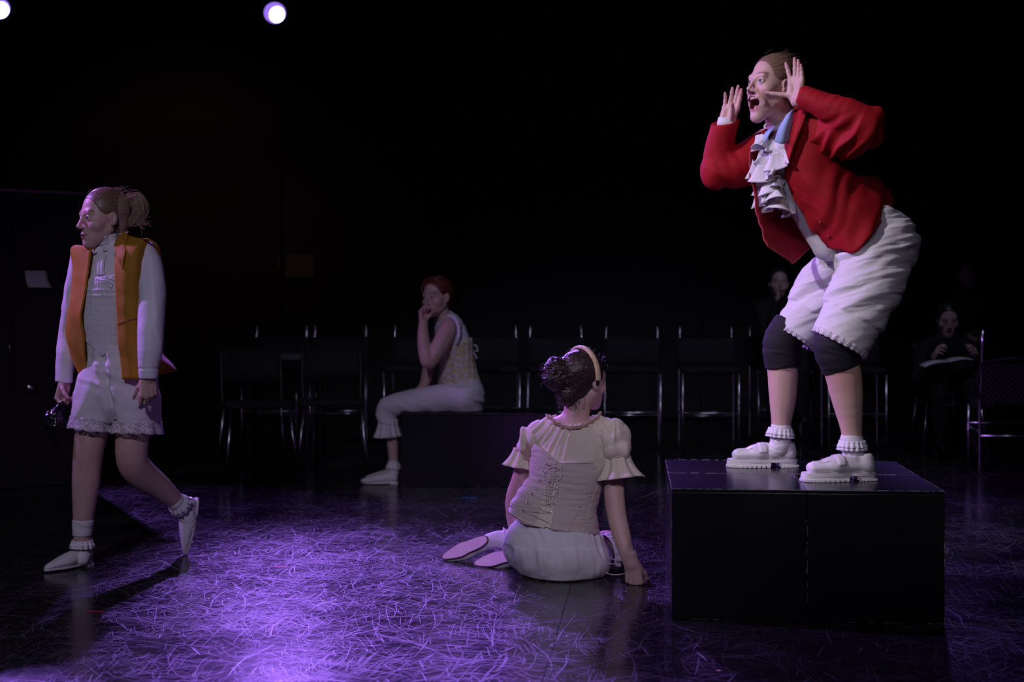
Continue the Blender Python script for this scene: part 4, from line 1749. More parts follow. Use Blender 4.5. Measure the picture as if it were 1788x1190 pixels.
    mesh_obj('hair', np.vstack([V, V2]), np.vstack([Q, np.array(mb.F) + len(V)]), M['hair'], P,
             colors=np.vstack([C, np.array([0.42, 0.29, 0.20]) * np.array(cols)[:, None]]))  # loop strands likewise lightened for the back glow
    mb = MB()
    rg = ring(w(213, 373, .02), w(222, 368, .02) - w(206, 376, .02), (0, 1, 0), .014, .014, 20)
    mb.tube(rg, .004, 8, closed=True)
    mb.build('hair_tie', M['black_knit'], P, smooth=True)
    # ---------------------------------------------------------------- shirt: bib, sleeves, ruffled neck
    S = SDF()
    S.chain([(w(197, 448, .0), (.13, .072)), (w(194, 500, -.01), (.13, .098)), (w(190, 560, -.01), (.115, .095)), (w(192, 610, -.01), (.115, .09))], .03, lat)
    V, Q = S.mesh(.005)
    V = displace(V, Q, .002 * folds(V, lat, .03, 2))
    shirt = mesh_obj('shirt', V, Q, M['white_cotton'], P)
    cs = Caster(V, Q)
    # sleeves
    S = SDF()
    S.chain([(w(252, 440, -.07), r(19)), (w(262, 470, -.11), r(22)), (w(265, 540, -.165), r(22.5)), (w(263, 600, -.20), r(21)), (w(260, 634, -.215), r(17.5)), (w(259.5, 662, -.22), r(15.5))], .02)
    S.ec(w(259.5, 655, -.22), w(259, 690, -.22), r(12.4), r(12.4), .003, None, True)
    S.cut(w(259.5, 661, -.22), (0, 0, -1))
    V, Q = S.mesh(.0042)
    cz = w(0, 641, -.13)[2]
    wr = .006 * folds(V, (.9, .3, .12), .034, 5, .12) * np.clip((V[:, 2] - cz) / .05, 0, 1) + .002 * fbm(V, 12, 3)
    wr += np.where(np.abs(V[:, 2] - cz) < .004, -.003, 0)
    V = displace(V, Q, wr)
    mesh_obj('sleeve', V, Q, M['pale_satin'], shirt)
    S = SDF()
    S.chain([(w(142, 452, .09), r(19)), (w(132, 520, .11), r(20)), (w(124, 580, .13), r(20)), (w(117, 620, .10), r(18)), (w(113, 645, .08), r(15)), (w(111.5, 668, .06), r(14.5))], .02)
    S.ec(w(112, 662, .065), w(110, 690, .05), r(10.6), r(10.6), .003, None, True)
    S.cut(w(112, 667, .06), (-.1, 0, -1))
    V, Q = S.mesh(.0042)
    cz = w(0, 648, .08)[2]
    wr = .006 * folds(V, (.9, .3, .2), .03, 6, .14) * np.clip((V[:, 2] - cz) / .05, 0, 1) + .002 * fbm(V, 12, 3)
    V = displace(V, Q, wr)
    mesh_obj('sleeve', V, Q, M['pale_satin'], shirt)
    # neck ruffle: two gathered rows
    nc, na = w(193, 428, .0), w(187, 405, 0) - w(198, 455, .01)
    for i, (lift, hh, rr) in enumerate(((.0, .036, .058), (.0, -.024, .060))):
        rg = ring(nc + unit(na) * (lift + .006), na, (1, 0, 0), rr, rr, 60)
        G = frill_grid(rg, unit(na) * np.sign(hh), abs(hh), .011, 11, rows=6, flare=.012, seed=31 + i, n=150, start=.35, jitter=.6)
        V, Q = grid_mesh(G, True)
        mesh_obj('neck_ruffle', V, Q, M['white_cotton'], shirt, solid=.0018)
    rows = [[cs.hit(x + j * 3, y, .004)[0] + fwd * (.006 * (j % 2)) for j in range(-2, 3)] for x, y in ((180, 446), (178, 458), (177, 470), (178, 480))]
    V, Q = grid_mesh(patch(rows, 5))
    mesh_obj('bib', V, Q, M['white_cotton'], shirt, solid=.003)
    # ---------------------------------------------------------------- boned bodice with a pointed front
    S = SDF()
    S.chain([(w(192, 470, -.01), (.128, .088)), (w(192, 500, -.012), (.137, .104)), (w(190, 560, -.012), (.122, .101)), (w(190, 600, -.012), (.120, .097)), (w(192, 640, -.012), (.125, .095))], .02, lat)
    S.cut(w(180, 483, -.1), (-.1, .1, 1))
    tip = w(178, 622, -.11)
    S.cut(tip, (-.62, .0, -.8), .003, (w(80, 0)[0], D - .5, w(0, 720)[2]), (w(178, 0, -.11)[0] + .002, D + .5, w(0, 400)[2]))
    S.cut(tip, (.62, .0, -.8), .003, (w(178, 0, -.11)[0] - .002, D - .5, w(0, 720)[2]), (w(330, 0)[0], D + .5, w(0, 400)[2]))
    V, Q = S.mesh(.0036)
    a = (V - w(190, 560, 0)) @ lat
    rib = np.abs(np.sin(a / .0135 * math.pi)) ** .5
    wr = .0022 * (rib - .8)
    z = V[:, 2]
    for y in (506, 516):
        wr += np.where(np.abs(z - w(0, y, -.1)[2]) < .005, .003, 0)
    wr += .0012 * folds(V, (0, 0, 1), .008, 3)
    V = displace(V, Q, wr)
    bod = mesh_obj('bodice', V, Q, M['bodice'], P)
    cb = Caster(V, Q)
    mb = MB()
    for j in range(-6, 7):                                   # lacing at the top edge
        p, n = cb.hit(178 + j * 2.2, 484 + 2 * math.sin(j * 2.4), .004)
        p2, n = cb.hit(178 + (j + .7) * 2.2, 480 + 3 * math.cos(j * 1.7), .005)
        mb.tube([p, p2], .0014, 5)
    mb.build('lace_tie', M['frill'], bod, smooth=True)
    # ---------------------------------------------------------------- shorts with lace hems
    S = SDF()
    S.chain([(w(194, 585, 0), (.105, .085)), (w(202, 640, 0), (.150, .115)), (w(205, 690, 0), (.165, .120))], .03, lat)
    S.chain([(w(172, 670, .0), (r(34), .11)), (w(166, 710, -.01), (r(38), .11)), (w(163, 750, -.01), (r(38.5), .105))], .03, (1, 0, 0))
    S.chain([(w(236, 670, .0), (r(38), .115)), (w(238, 710, -.01), (r(41), .115)), (w(239, 750, -.01), (r(42), .11))], .025, (1, 0, 0))
    S.cut(w(163, 733, -.02), (-.12, -.1, -1), .002, (w(100, 0)[0], D - .4, w(0, 800)[2]), (w(200, 0)[0], D + .4, w(0, 690)[2]))
    S.cut(w(239, 738, -.02), (0, -.1, -1), .002, (w(200, 0)[0], D - .4, w(0, 800)[2]), (w(330, 0)[0], D + .4, w(0, 690)[2]))
    V, Q = S.mesh(.0044)
    mid = np.exp(-((V[:, 0] - w(198, 0)[0]) / .05) ** 2)
    wr = .010 * folds(V, (.35, .1, 1), .04, 8, .25) * (.35 + .65 * mid) + .006 * folds(V, (1, .2, -.5), .05, 3, .25) + .002 * fbm(V, 12, 4)
    zx = np.interp(V[:, 2], [w(0, 757)[2], w(0, 700)[2], w(0, 625)[2]], [w(200, 0, -.1)[0], w(197, 0, -.1)[0], w(180, 0, -.1)[0]])
    wr -= .016 * np.exp(-((V[:, 0] - zx) / .011) ** 2) * (V[:, 1] < D)
    wr += .006 * np.exp(-((np.abs(V[:, 0] - zx) - .03) / .014) ** 2) * (V[:, 1] < D)
    V = displace(V, Q, wr)
    sh = mesh_obj('shorts', V, Q, M['white_cotton'], P)
    for (x, y, ru, rv, nn, sd) in ((163, 730, r(39), .111, unit((-.12, -.1, -1)), 1), (239, 735, r(42.5), .116, unit((0, -.1, -1)), 2)):
        rg = ring(w(x, y, -.012), nn, (1, 0, 0), ru, rv, 90)
        G = frill_grid(rg, nn, .048, .004, 9, rows=8, n=200, flare=.006, start=.2, seed=40 + sd)
        n_ = G.shape[1]
        G[-1] += nn * (.006 * np.abs(np.sin(np.arange(n_) * math.pi * 12 / n_)))[:, None]
        V, Q = grid_mesh(G, True)
        mesh_obj('lace_hem', V, Q, M['lace_wide'], sh, solid=.001)
    # ---------------------------------------------------------------- waistcoat
    def vest_panel(name, net, parent, sd, solid=.006):
        V, Q = grid_mesh(patch([[w(*c) for c in row] for row in net], 10))
        V = displace(V, Q, .004 * folds(V, (.3, 0, 1), .07, sd, .3) + .002 * fbm(V, 14, sd))
        return mesh_obj(name, V, Q, M['ochre_velvet'], parent, solid=solid), V, Q
    # her left front, side and back wrap
    net = [
        [(214, 407, -.04), (232, 413, -.08), (250, 417, -.10), (262, 424, -.06), (250, 420, .06), (205, 412, .10)],
        [(203, 432, -.11), (222, 436, -.155), (243, 440, -.155), (258, 448, -.06), (250, 445, .10), (205, 442, .13)],
        [(201, 480, -.15), (222, 482, -.185), (243, 486, -.165), (258, 490, -.05), (250, 490, .10), (205, 490, .14)],
        [(203, 530, -.155), (222, 530, -.18), (243, 530, -.155), (257, 532, -.05), (248, 532, .10), (205, 532, .14)],
        [(205, 572, -.15), (224, 568, -.18), (244, 562, -.16), (262, 565, -.05), (255, 568, .10), (205, 570, .14)],
        [(209, 618, -.155), (228, 614, -.175), (248, 612, -.15), (278, 616, -.02), (275, 612, .12), (210, 610, .16)],
        [(214, 662, -.16), (232, 661, -.18), (252, 660, -.15), (303, 648, .0), (296, 645, .14), (212, 640, .18)]]
    vest, V, Q = vest_panel('waistcoat', net, P, 3)
    cv = Caster(V, Q)
    net = [
        [(150, 432, -.02), (163, 436, -.07), (150, 434, .05), (185, 412, .10)],
        [(127, 434, .02), (160, 440, -.07), (140, 440, .12), (195, 440, .13)],
        [(130, 478, .0), (153, 490, -.10), (138, 490, .12), (200, 490, .14)],
        [(124, 530, -.01), (143, 545, -.10), (135, 540, .12), (200, 532, .14)],
        [(116, 580, -.02), (148, 586, -.09), (135, 585, .12), (200, 572, .14)],
        [(128, 625, -.02), (149, 620, -.09), (145, 625, .14), (205, 612, .16)],
        [(143, 662, -.02), (150, 640, -.08), (150, 650, .15), (207, 642, .18)]]
    net = [[row[1], row[0], row[2], row[3]] for row in net]
    vest_panel('front_panel', net, vest, 5)
    # standing collar wings, armhole wings, waist seam, buttons
    net = [[(216, 405, -.05), (206, 416, -.09), (199, 430, -.12)], [(222, 411, -.07), (214, 430, -.14), (206, 452, -.165)], [(222, 414, -.08), (219, 440, -.165), (213, 470, -.185)]]
    vest_panel('collar', net, vest, 6)
    net = [[(250, 417, -.11), (262, 420, -.10), (270, 424, -.07), (272, 428, .0)], [(256, 416, -.14), (272, 424, -.135), (280, 436, -.10), (283, 450, .0)]]
    vest_panel('shoulder_wing', net, vest, 8)
    mb = MB()
    mb.tube(smooth_path([cv.hit(x, y, .0035)[0] for x, y in ((207, 566), (212, 564), (218, 562), (225, 560), (232, 558), (238, 556.5), (243, 555.5))], 4), .0022, 6)
    mb.build('waist_seam', M['ochre_seam'], vest, smooth=True)
    for y in (550, 562):
        mb = MB()
        mb.ball(w(124.5, y, -.045), .0055, 10, 8)
        mb.build('button', M['metal'], vest, smooth=True)
    # ---------------------------------------------------------------- socks, ankle wrap, shoes
    S = SDF()
    S.chain([(q, rr + .0035) for q, rr in right_leg[3:]], .01)
    S.cut(w(145, 907, -.02), (.05, 0, 1))
    S.cut(w(144, 935, -.02), (0, 0, -1))
    V, Q = S.mesh(.0032)
    V = displace(V, Q, .0015 * folds(V, (.3, 0, 1), .012, 3))
    mesh_obj('ankle_wrap', V, Q, M['white_cotton'], P)
    ankle_sock(P, [(w(143.5, 943, 0), r(15.5)), (w(145, 964, .01), r(15.5)), (w(143, 974, -.02), r(13))],
               w(143.5, 942, 0), (0, 0, 1), r(17), seed=8, h=.022, amp=.0035, waves=13)
    pointed_shoe(P, np.array([*W(160, 985, 5.90)[:2], .011]), (-.56, -.83, 0), (0, 0, 1), L=.235)
    fdir = unit((.02, .10, -1))
    ax = unit(w(278, 850, .13) - w(322, 888, .25))
    ankle_sock(P, [(w(306, 875, .20), r(16)), (w(320, 888, .245), r(16)), (w(328, 902, .26), r(16)), (w(330, 920, .265), r(13))],
               w(308, 877, .21), ax, r(17.5), seed=9, h=.024, amp=.0035, waves=13)
    pointed_shoe(P, w(344, 868, .29), unit(w(326, 967, .27) - w(346, 868, .29)), unit((-.75, -.62, .1)), L=.245, heel=False)
    return P


M['lace_wide'] = lace_mat('lace_wide', (0.80, 0.74, 0.78), 55, 0.42)
if True:
    person_vest()


# ================================================================== the actor sitting on the floor, seen from behind
def person_corset():
    D = 5.62
    w = lambda x, y, dd=0.0: W(x, y, D + dd)
    r = lambda px, dd=0.0: px * (D + dd) / F_PX
    P = empty('person', (W(985, 1010, 5.6)[0], 5.6, 0))
    tag(P, 'person sitting on the floor with their back turned, in a laced corset and cream blouse', 'person')
    lat = unit((1, -.12, 0))
    skin = (0.60, 0.39, 0.33)
    # ---------------------------------------------------------------- body
    S = SDF()
    H = Head(w(1021, 662, .06), (.72, .68, -.04), (.06, 0, 1), hs=1.02)
    S.chain([(w(1014, 690, .05), r(23)), (w(1006, 722, .045), r(23)), (w(1000, 748, .06), r(26))], .03)
    S.chain([(w(1001, 762, .05), (.150, .075)), (w(990, 815, .04), (.125, .075)), (w(975, 870, .03), (.120, .08)), (w(970, 930, .03), (.150, .10))], .03, lat)
    S.ell(w(1003, 747, .055), (.115, .045, .030), None, .03)
    # right arm props on the knuckles, left arm reaches down in front
    S.chain([(w(1075, 765, .03), r(20)), (w(1072, 830, .01), r(18)), (w(1074, 880, -.03), r(17.5)), (w(1084, 930, -.08), r(16)), (w(1102, 985, -.14), r(12))], .015)
    S.chain([(w(930, 770, .06), r(20)), (w(912, 830, .12), r(17)), (w(896, 880, .20), r(15)), (w(905, 950, .26), r(11)), (w(912, 985, .28), r(9))], .015)
    # folded legs
    S.chain([(w(1000, 960, .03), r(36)), (w(1045, 955, .17), r(28)), (w(1062, 950, .24), r(25)), (w(1062, 965, .31), r(24)), (w(1010, 978, .36), r(22)), (w(930, 978, .38), r(18))], .03)
    S.chain([(w(950, 960, .03), r(36)), (w(1020, 980, .12), r(22)), (w(1030, 988, .22), r(20)), (w(960, 978, .26), r(20)), (w(900, 975, .28), r(15))], .03)
    S.cut((0, 0, .002), (0, 0, -1))
    H.add(S)
    hr = Hand(w(1104, 981, -.145), (.12, -.12, -1), (.75, -.3, .1), (.2, .95, 0), .95)
    hr.add(S, [(78, 86, 50), (80, 88, 50), (80, 88, 50), (82, 86, 50)], (2, 0, -2, -4), (30, 30, 0), (30, 30), arm=.03)
    hl = Hand(w(912, 985, .28), (0, .9, -.3), (.6, 0, 0), (0, -.3, -1), .9)
    hl.add(S, FLAT, arm=.02)
    V, Q = S.multi(.0056, [(*H.box(), .0026), (*hr.box(), .0026)])
    V = relax(V, Q, 4, .5, outside(V, [H.box(), hr.box()]))
    V[:, 2] = np.maximum(V[:, 2], .0015)
    C = skin_color(V, skin, 4, [(w(1074, 880, -.03), .05)])
    hc = H.color(V, skin, brow=(0.03, 0.02, 0.02))
    inh = np.linalg.norm(V - H.c, axis=1) < .15
    C[inh] = hc[inh]
    C = finger_blush(C, V, [hr])
    body = mesh_obj('body', V, Q, M['skin'], P, colors=C)
    H.eyes(body)
    # ---------------------------------------------------------------- dark curly hair with a bun
    S = SDF()
    hair_cap(H, S, thick=.012, low=-.088)
    S.ell(w(974, 654, .0), (r(26), r(24), r(30)), None, .012)
    S.ell(w(968, 636, .0), (r(15), r(17), r(14)), None, .010)
    S.ell(w(990, 690, .01), (r(20), r(18), r(20)), None, .015)
    V, Q = S.mesh(.003)
    d, t = strand_disp(H, V, (0, -.95, .05), amp=.001)
    bun = np.clip(1 - (np.linalg.norm(V - w(974, 654, 0), axis=1) - r(20)) / r(16), 0, 1)
    t2 = np.sin(fbm(V, 32, 3) * 9 + V[:, 2] * 210 + V[:, 0] * 120)
    V = displace(V, Q, d * (1 - bun) + .003 * fbm(V, 45, 9) + bun * (.0045 * t2 + .005 * fbm(V, 60, 6)))
    t = t * (1 - bun) + t2 * bun
    C = np.array([0.030, 0.018, 0.016]) * (1 + .35 * t)[:, None]
    mb = MB()
    rs = np.random.RandomState(12)
    for i in range(200):                                   # loose curls
        if i % 3 == 0:
            c = w(974, 654, .0)
            o = unit(rs.normal(0, 1, 3) + np.array([-.6, -.3, .4]))
            p0 = c + o * r(25)
        elif i % 3 == 1:
            p0 = w(rs.uniform(975, 1022), rs.uniform(690, 708), -.03 + rs.uniform(-.02, .04))
            o = unit(np.array([rs.uniform(-.5, .3), -.5, -1]))
        else:
            a = rs.uniform(-1.2, 1.2)
            p0 = H.p(math.sin(a) * .083, rs.uniform(-.08, .05), .03 + .085 * abs(math.cos(a)))
            o = unit(p0 - H.c)
        l = rs.uniform(.015, .045) * (.45 if i % 3 == 2 else 1)
        s1 = unit(np.cross(o, rs.normal(0, 1, 3)))
        pts = [p0 - o * .006 + o * l * q / 5 + s1 * .004 * math.sin(q * 1.9 + i) for q in range(6)]
        mb.tube(smooth_path(pts, 3), .0006, 3, cap=False)
    V2 = np.array(mb.V)
    mesh_obj('hair', np.vstack([V, V2]), np.vstack([Q, np.array(mb.F) + len(V)]), M['hair'], P,
             colors=np.vstack([C, np.repeat([[0.05, 0.03, 0.028]], len(V2), 0)]))
    # headband: padded arc over the head, dark tips behind the ears
    def arc(a0, a1, n, th, wd, name, m, par):
        rows = []
        for i in range(n + 1):
            a = math.radians(a0 + (a1 - a0) * i / n)
            c = H.p(math.sin(a) * .083, -.030 + .016 * (1 - math.cos(a)), .022 + math.cos(a) * .103)
            o = unit(H.p(math.sin(a) * 1.0, 0, math.cos(a) * 1.2) - H.c)
            f = unit(H.R[:, 1] - o * (H.R[:, 1] @ o))
            rows.append([c + o * th * math.sin(q) + f * wd * math.cos(q) for q in np.linspace(0, 2 * math.pi, 14, endpoint=False)])
        V, Q = grid_mesh(np.array(rows), True)
        return mesh_obj(name, V, Q, m, par)
    hb = arc(-100, 100, 60, .008, .0135, 'headband', M['glitter'], P)
    arc(98, 112, 8, .005, .009, 'band_tip', M['black_plastic'], hb)
    arc(-112, -98, 8, .005, .009, 'band_tip', M['black_plastic'], hb)
    # ---------------------------------------------------------------- cream blouse
    S = SDF()
    S.chain([(w(1001, 742, .045), (r(56), .070)), (w(1003, 770, .045), (r(72), .090)), (w(993, 815, .035), (r(64), .092)), (w(980, 870, .03), (r(62), .095))], .03, lat)
    S.ell(w(1066, 757, .02), (r(29), .07, r(26)), None, .03)
    S.ell(w(942, 757, .07), (r(24), .06, r(24)), None, .03)
    nk, nd = w(1003, 742, -.02), unit((.05, -.55, 1))
    S.ell(w(1002, 716, .03), (r(45), .090, r(27)), None, .006, True)
    V, Q = S.mesh(.0040)
    # gathers fan down from the neckline
    ang = np.arctan2(V[:, 0] - w(1003, 700, 0)[0], w(0, 690, 0)[2] - V[:, 2])
    g = np.sin(ang * 42 + 3.0 * noise(V, 8, 2)) * .6 + .5 * np.sin(ang * 71 + 2.5 * noise(V, 12, 3))
    fall = np.clip((V[:, 2] - w(0, 815)[2]) / .12, .15, 1)
    V = displace(V, Q, .0042 * g * fall + .0015 * fbm(V, 18, 3))
    bl = mesh_obj('blouse', V, Q, M['cream_cotton'], P)
    cbl = Caster(V, Q)
    # gathered neck trim
    tr = []
    for i in range(31):
        x = 953 + 94 * i / 30
        q = max(0.0, 1 - ((x - 1000) / 47.0) ** 2)
        tr.append(cbl.near(W(x, 723 + 24 * q ** .8, 5.62 - .07 * q ** .5), .003)[0])
    for i in range(1, 16):
        a = math.pi * i / 16
        tr.append(w(1000 + 47 * math.cos(a), 724 + 26 * math.sin(a), .02 + .12 * math.sin(a)))
    G = frill_grid(tr, (0, -.2, 1), .016, .005, 26, rows=4, flare=.004, n=260, start=.4, jitter=.5, seed=5)
    V, Q = grid_mesh(G, True)
    mesh_obj('neck_trim', V, Q, M['cream_trim'], bl, solid=.002)
    # puffed sleeves: two puffs and a flounce
    def puff(name, pts, ax, sd):
        S = SDF()
        for a in pts:
            S.ell(*a, None, .010)
        V, Q = S.mesh(.0040)
        o = np.mean(V, 0)
        V = displace(V, Q, .011 * folds(V, np.cross(ax, (0, -1, .2)), .034, sd, .22) + .003 * fbm(V, 20, sd))
        return mesh_obj(name, V, Q, M['cream_cotton'], bl)
    puff('sleeve', [(w(1070, 762, .01), (r(31), r(31), r(30))), (w(1077, 782, .0), (r(27), r(28), r(22)))], (0, 0, 1), 3)
    puff('sleeve', [(w(925, 765, .07), (r(21), r(26), r(22))), (w(917, 777, .08), (r(16), r(24), r(15)))], (0, 0, 1), 4)
    for c, ax, ru, hh, sd, fl in ((w(1077, 797, .0), (-.10, .1, 1), r(22), .084, 6, .042), (w(914, 786, .09), (.22, 0, 1), r(17), .070, 7, .026)):
        rg = ring(c, ax, (1, 0, 0), ru, ru, 60)
        G = frill_grid(rg, -unit(ax), hh, .009, 9, rows=9, flare=fl, seed=sd, n=150, start=.35, jitter=.6)
        V, Q = grid_mesh(G, True)
        mesh_obj('sleeve_flounce', V, Q, M['cream_cotton'], bl, solid=.002)
        mb = MB()
        mb.tube(ring(c, ax, (1, 0, 0), ru, ru, 40), .004, 6, closed=True)
        mb.build('sleeve_band', M['cream_trim'], bl, smooth=True)
    # ---------------------------------------------------------------- corset
    S = SDF()
    S.chain([(w(990, 790, .035), (r(66), .102)), (w(988, 830, .033), (r(66), .103)), (w(979, 865, .03), (r(67.5), .106)), (w(966, 900, .025), (r(78), .122)), (w(960, 945, .02), (r(91), .145))], .02, lat)
    # top edge dips from the left arm to the middle of the back; the bottom edge slants
    pm = w(975, 806, -.06)
    S.cut(pm, (-.02, 0, 1), .003, (w(972, 0, 0)[0], D - .5, w(0, 1000)[2]), (w(1200, 0)[0], D + .5, w(0, 600)[2]))
    S.cut(pm, (.58, 0, .80), .003, (w(800, 0)[0], D - .5, w(0, 1000)[2]), (w(976, 0, 0)[0], D + .5, w(0, 600)[2]))
    S.cut(w(950, 922, -.1), (-.16, 0, -1), .003)
    S.cut(w(905, 907, -.05), (-.5, 0, -.85), .003)
    V, Q = S.mesh(.0036)
    zc = V[:, 2]
    wr = .0022 * folds(V, (.1, 0, 1), .012, 5, .15) + .0012 * fbm(V, 25, 2)
    # the gap of the lacing: open below, closing towards the top
    gx = np.interp(zc, [w(0, 925)[2], w(0, 870)[2], w(0, 806)[2]], [w(945, 0, -.08)[0], w(957, 0, -.08)[0], w(973, 0, -.06)[0]])
    gw = np.interp(zc, [w(0, 925)[2], w(0, 870)[2], w(0, 820)[2], w(0, 806)[2]], [r(16), r(11), r(4), r(1)])
    back = V[:, 1] < D + .02
    ins = back & (np.abs(V[:, 0] - gx) < gw)
    wr = np.where(ins, -.006, wr)
    V = displace(V, Q, wr)
    co = mesh_obj('corset', V, Q[~ins[Q].all(1)], M['corset_canvas'], P)
    cc = Caster(V, Q)
    rows = []
    for y in np.linspace(812, 926, 14):
        t = (y - 806) / 120
        xc, hw = 975 - 30 * t, 3 + 17 * t
        rows.append([cc.hit(xc + hw * k / 3, y, -.004)[0] for k in range(-3, 4)])
    V, Q = grid_mesh(np.array(rows))
    V = displace(V, Q, .004 * fbm(V, 40, 3))
    mesh_obj('modesty_panel', V, Q, M['cream_cotton'], co, solid=.003)
    # eyelets and laces (left and right rows as photographed)
    L = [(955, 810), (951, 823), (943, 838), (936, 852), (930, 863), (922, 878), (914, 892)]
    Rr = [(981, 817), (978, 832), (973, 852), (971, 866), (967, 879), (962, 894), (956, 910)]
    for x, y in L + Rr:
        p, n = cc.hit(x, y, .002)
        mb = MB()
        u = unit(np.cross(n, (0, 0, 1)))
        mb.tube([p + .0042 * (math.cos(a) * u + math.sin(a) * np.cross(n, u)) for a in np.linspace(0, 2 * math.pi, 12, endpoint=False)], .0014, 6, closed=True)
        mb.build('eyelet', M['metal'], co, smooth=True)
    mb = MB()
    for i in range(7):
        for a, b in ((L[i], Rr[i]), (L[i], Rr[max(i - 1, 0)])):
            p0, p1 = cc.hit(*a, .003)[0], cc.hit(*b, .003)[0]
            mid, _ = cc.hit((a[0] + b[0]) / 2, (a[1] + b[1]) / 2, .006)
            mb.tube(smooth_path([p0, mid, p1], 5), .0013, 5)
    rs = np.random.RandomState(3)
    for q in range(5):                                     # bow loops and loose ends
        pts = [cc.hit(968, 812, .008)[0]]
        x, y = 968, 812
        for k in range(5):
            x += rs.uniform(-7, 4)
            y += 14 + rs.uniform(-3, 4)
            pts.append(cc.hit(x, y, .008 + .004 * rs.rand())[0])
        mb.tube(smooth_path(pts, 5), .0014, 5)
    for dx in (-12, 11):
        mb.tube(smooth_path([cc.hit(968, 812, .008)[0], cc.hit(968 + dx, 818, .012)[0], cc.hit(968 + dx * 1.1, 834, .012)[0], cc.hit(968 + dx * .4, 838, .010)[0], cc.hit(968, 814, .008)[0]], 6), .0015, 5)
    mb.build('laces', M['cord'], co, smooth=True)
    # beaded piping along the seams
    for path in ([(1051, 822), (1044, 845), (1035, 870), (1029, 895), (1027, 912)], [(1012, 885), (1004, 900), (996, 915), (988, 930)], [(1012, 885), (1015, 900), (1018, 915), (1020, 929)],
                 [(923, 856), (910, 866), (899, 876), (889, 886)]):
        pp = np.array(smooth_path([np.array([x, y, 0.0]) for x, y in path], 10))
        pp = resample(pp, int(np.linalg.norm(pp[-1] - pp[0]) / 4.2))
        mb = MB()
        for x, y, _ in pp:
            p, n = cc.hit(x, y, .001)
            mb.ball(p, .0034, 6, 5)
        mb.build('beaded_piping', M['cream_cotton'], co, smooth=True)['kind'] = 'stuff'
    # bound edges
    for path, rr in ((((977, 808), (1000, 808), (1025, 807), (1048, 806)), .0022), (((975, 808), (960, 797), (945, 785), (931, 773)), .0022),
                     (((890, 893), (900, 900), (912, 908), (925, 913), (936, 917)), .0026), (((958, 920), (975, 922.5), (992, 925), (1010, 928), (1028, 931)), .0026)):
        mb = MB()
        mb.tube(smooth_path([cc.hit(x, y, .001)[0] for x, y in path], 5), rr, 6)
        mb.build('edge_binding', M['cord'], co, smooth=True)
    # ---------------------------------------------------------------- white bloomers spread on the floor
    S = SDF()
    S.chain([(w(967, 900, .03), (r(64), .105)), (w(966, 922, .025), (r(72), .115)), (w(969, 945, .02), (r(87), .14)), (w(982, 985, .02), (r(66), .13))], .03, lat)
    S.ell(w(984, 968, .02), (r(80), .15, r(44)), None, .03)
    S.ell(w(1035, 975, .10), (r(34), .18, r(34)), None, .03)
    S.ell(w(905, 950, .10), (r(26), .14, r(40)), None, .03)
    S.cut((0, 0, .004), (0, 0, -1), .006)
    S.cut(w(886, 887, 0), (.27, 0, 1), .01)
    V, Q = S.mesh(.0046)
    wr = .010 * folds(V, (1, .3, .15), .026, 3, .12) * np.clip((w(0, 1000)[2] - V[:, 2]) / -.08, .2, 1) + .003 * fbm(V, 10, 5)
    wr = np.where(V[:, 2] > w(0, 950)[2], wr * .4 - .004 * np.clip((V[:, 2] - w(0, 950)[2]) / .05, 0, 1), wr)
    V = displace(V, Q, wr)
    V[:, 2] = np.maximum(V[:, 2], .003)
    bm_ = mesh_obj('bloomers', V, Q, M['white_cotton'], P)
    # gathered leg edge and loose tie by the right knee
    rg = ring(w(1056, 962, .10), (.8, .5, .1), (0, 0, 1), r(30), r(30), 50)
    G = frill_grid(rg, unit((.8, .4, -.1)), .035, .006, 14, rows=5, flare=.004, seed=8, n=140)
    V, Q = grid_mesh(G, True)
    V[:, 2] = np.maximum(V[:, 2], .004)
    mesh_obj('leg_frill', V, Q, M['frill'], bm_, solid=.0016)
    mb = MB()
    lp = [(1052, 1000, -.02), (1056, 980, -.03), (1064, 974, -.03), (1075, 978, -.03), (1074, 984, -.03), (1064, 984, -.03), (1056, 990, -.03), (1060, 1000, -.04), (1075, 1003, -.05), (1092, 1001, -.05)]
    mb.tube(smooth_path([np.maximum(w(*c), (-9, 0, .004)) for c in lp], 5), .0018, 5)
    mb.build('tie', M['cord'], bm_, smooth=True)
    # ---------------------------------------------------------------- socks and shoes, soles turned up
    S = SDF()
    S.chain([(w(895, 945, .30), r(18)), (w(872, 942, .31), r(17)), (w(855, 945, .31), r(15))], .02)
    V, Q = S.mesh(.004)
    sk = mesh_obj('sock', V, Q, M['white_cotton'], P)
    rg = ring(w(886, 943, .30), (1, .1, -.1), (0, 0, 1), r(19), r(19), 40)
    V, Q = grid_mesh(frill_grid(rg, (-1, 0, 0), .02, .004, 12, rows=4, flare=.008, n=110, start=.3), True)
    mesh_obj('cuff_frill', V, Q, M['frill'], sk, solid=.0016)
    S = SDF()
    S.chain([(w(918, 975, .22), r(16)), (w(902, 976, .23), r(15)), (w(893, 976, .23), r(13))], .02)
    V, Q = S.mesh(.004)
    mesh_obj('sock', V, Q, M['white_cotton'], P)
    # toe on the floor to the left, heel up to the right; sole faces up and to the viewer
    t1, h1 = W(773, 973, 5.98), W(853, 940, 5.90)
    pointed_shoe(P, h1, unit(t1 - h1), unit((.15, .82, -.55)), L=.235, dark_edge=True)
    t2, h2 = W(836, 982, 5.86), W(915, 964, 5.78)
    pointed_shoe(P, h2, unit(t2 - h2), unit((.12, .80, -.58)), L=.235, dark_edge=True)
    return P


if True:
    person_corset()


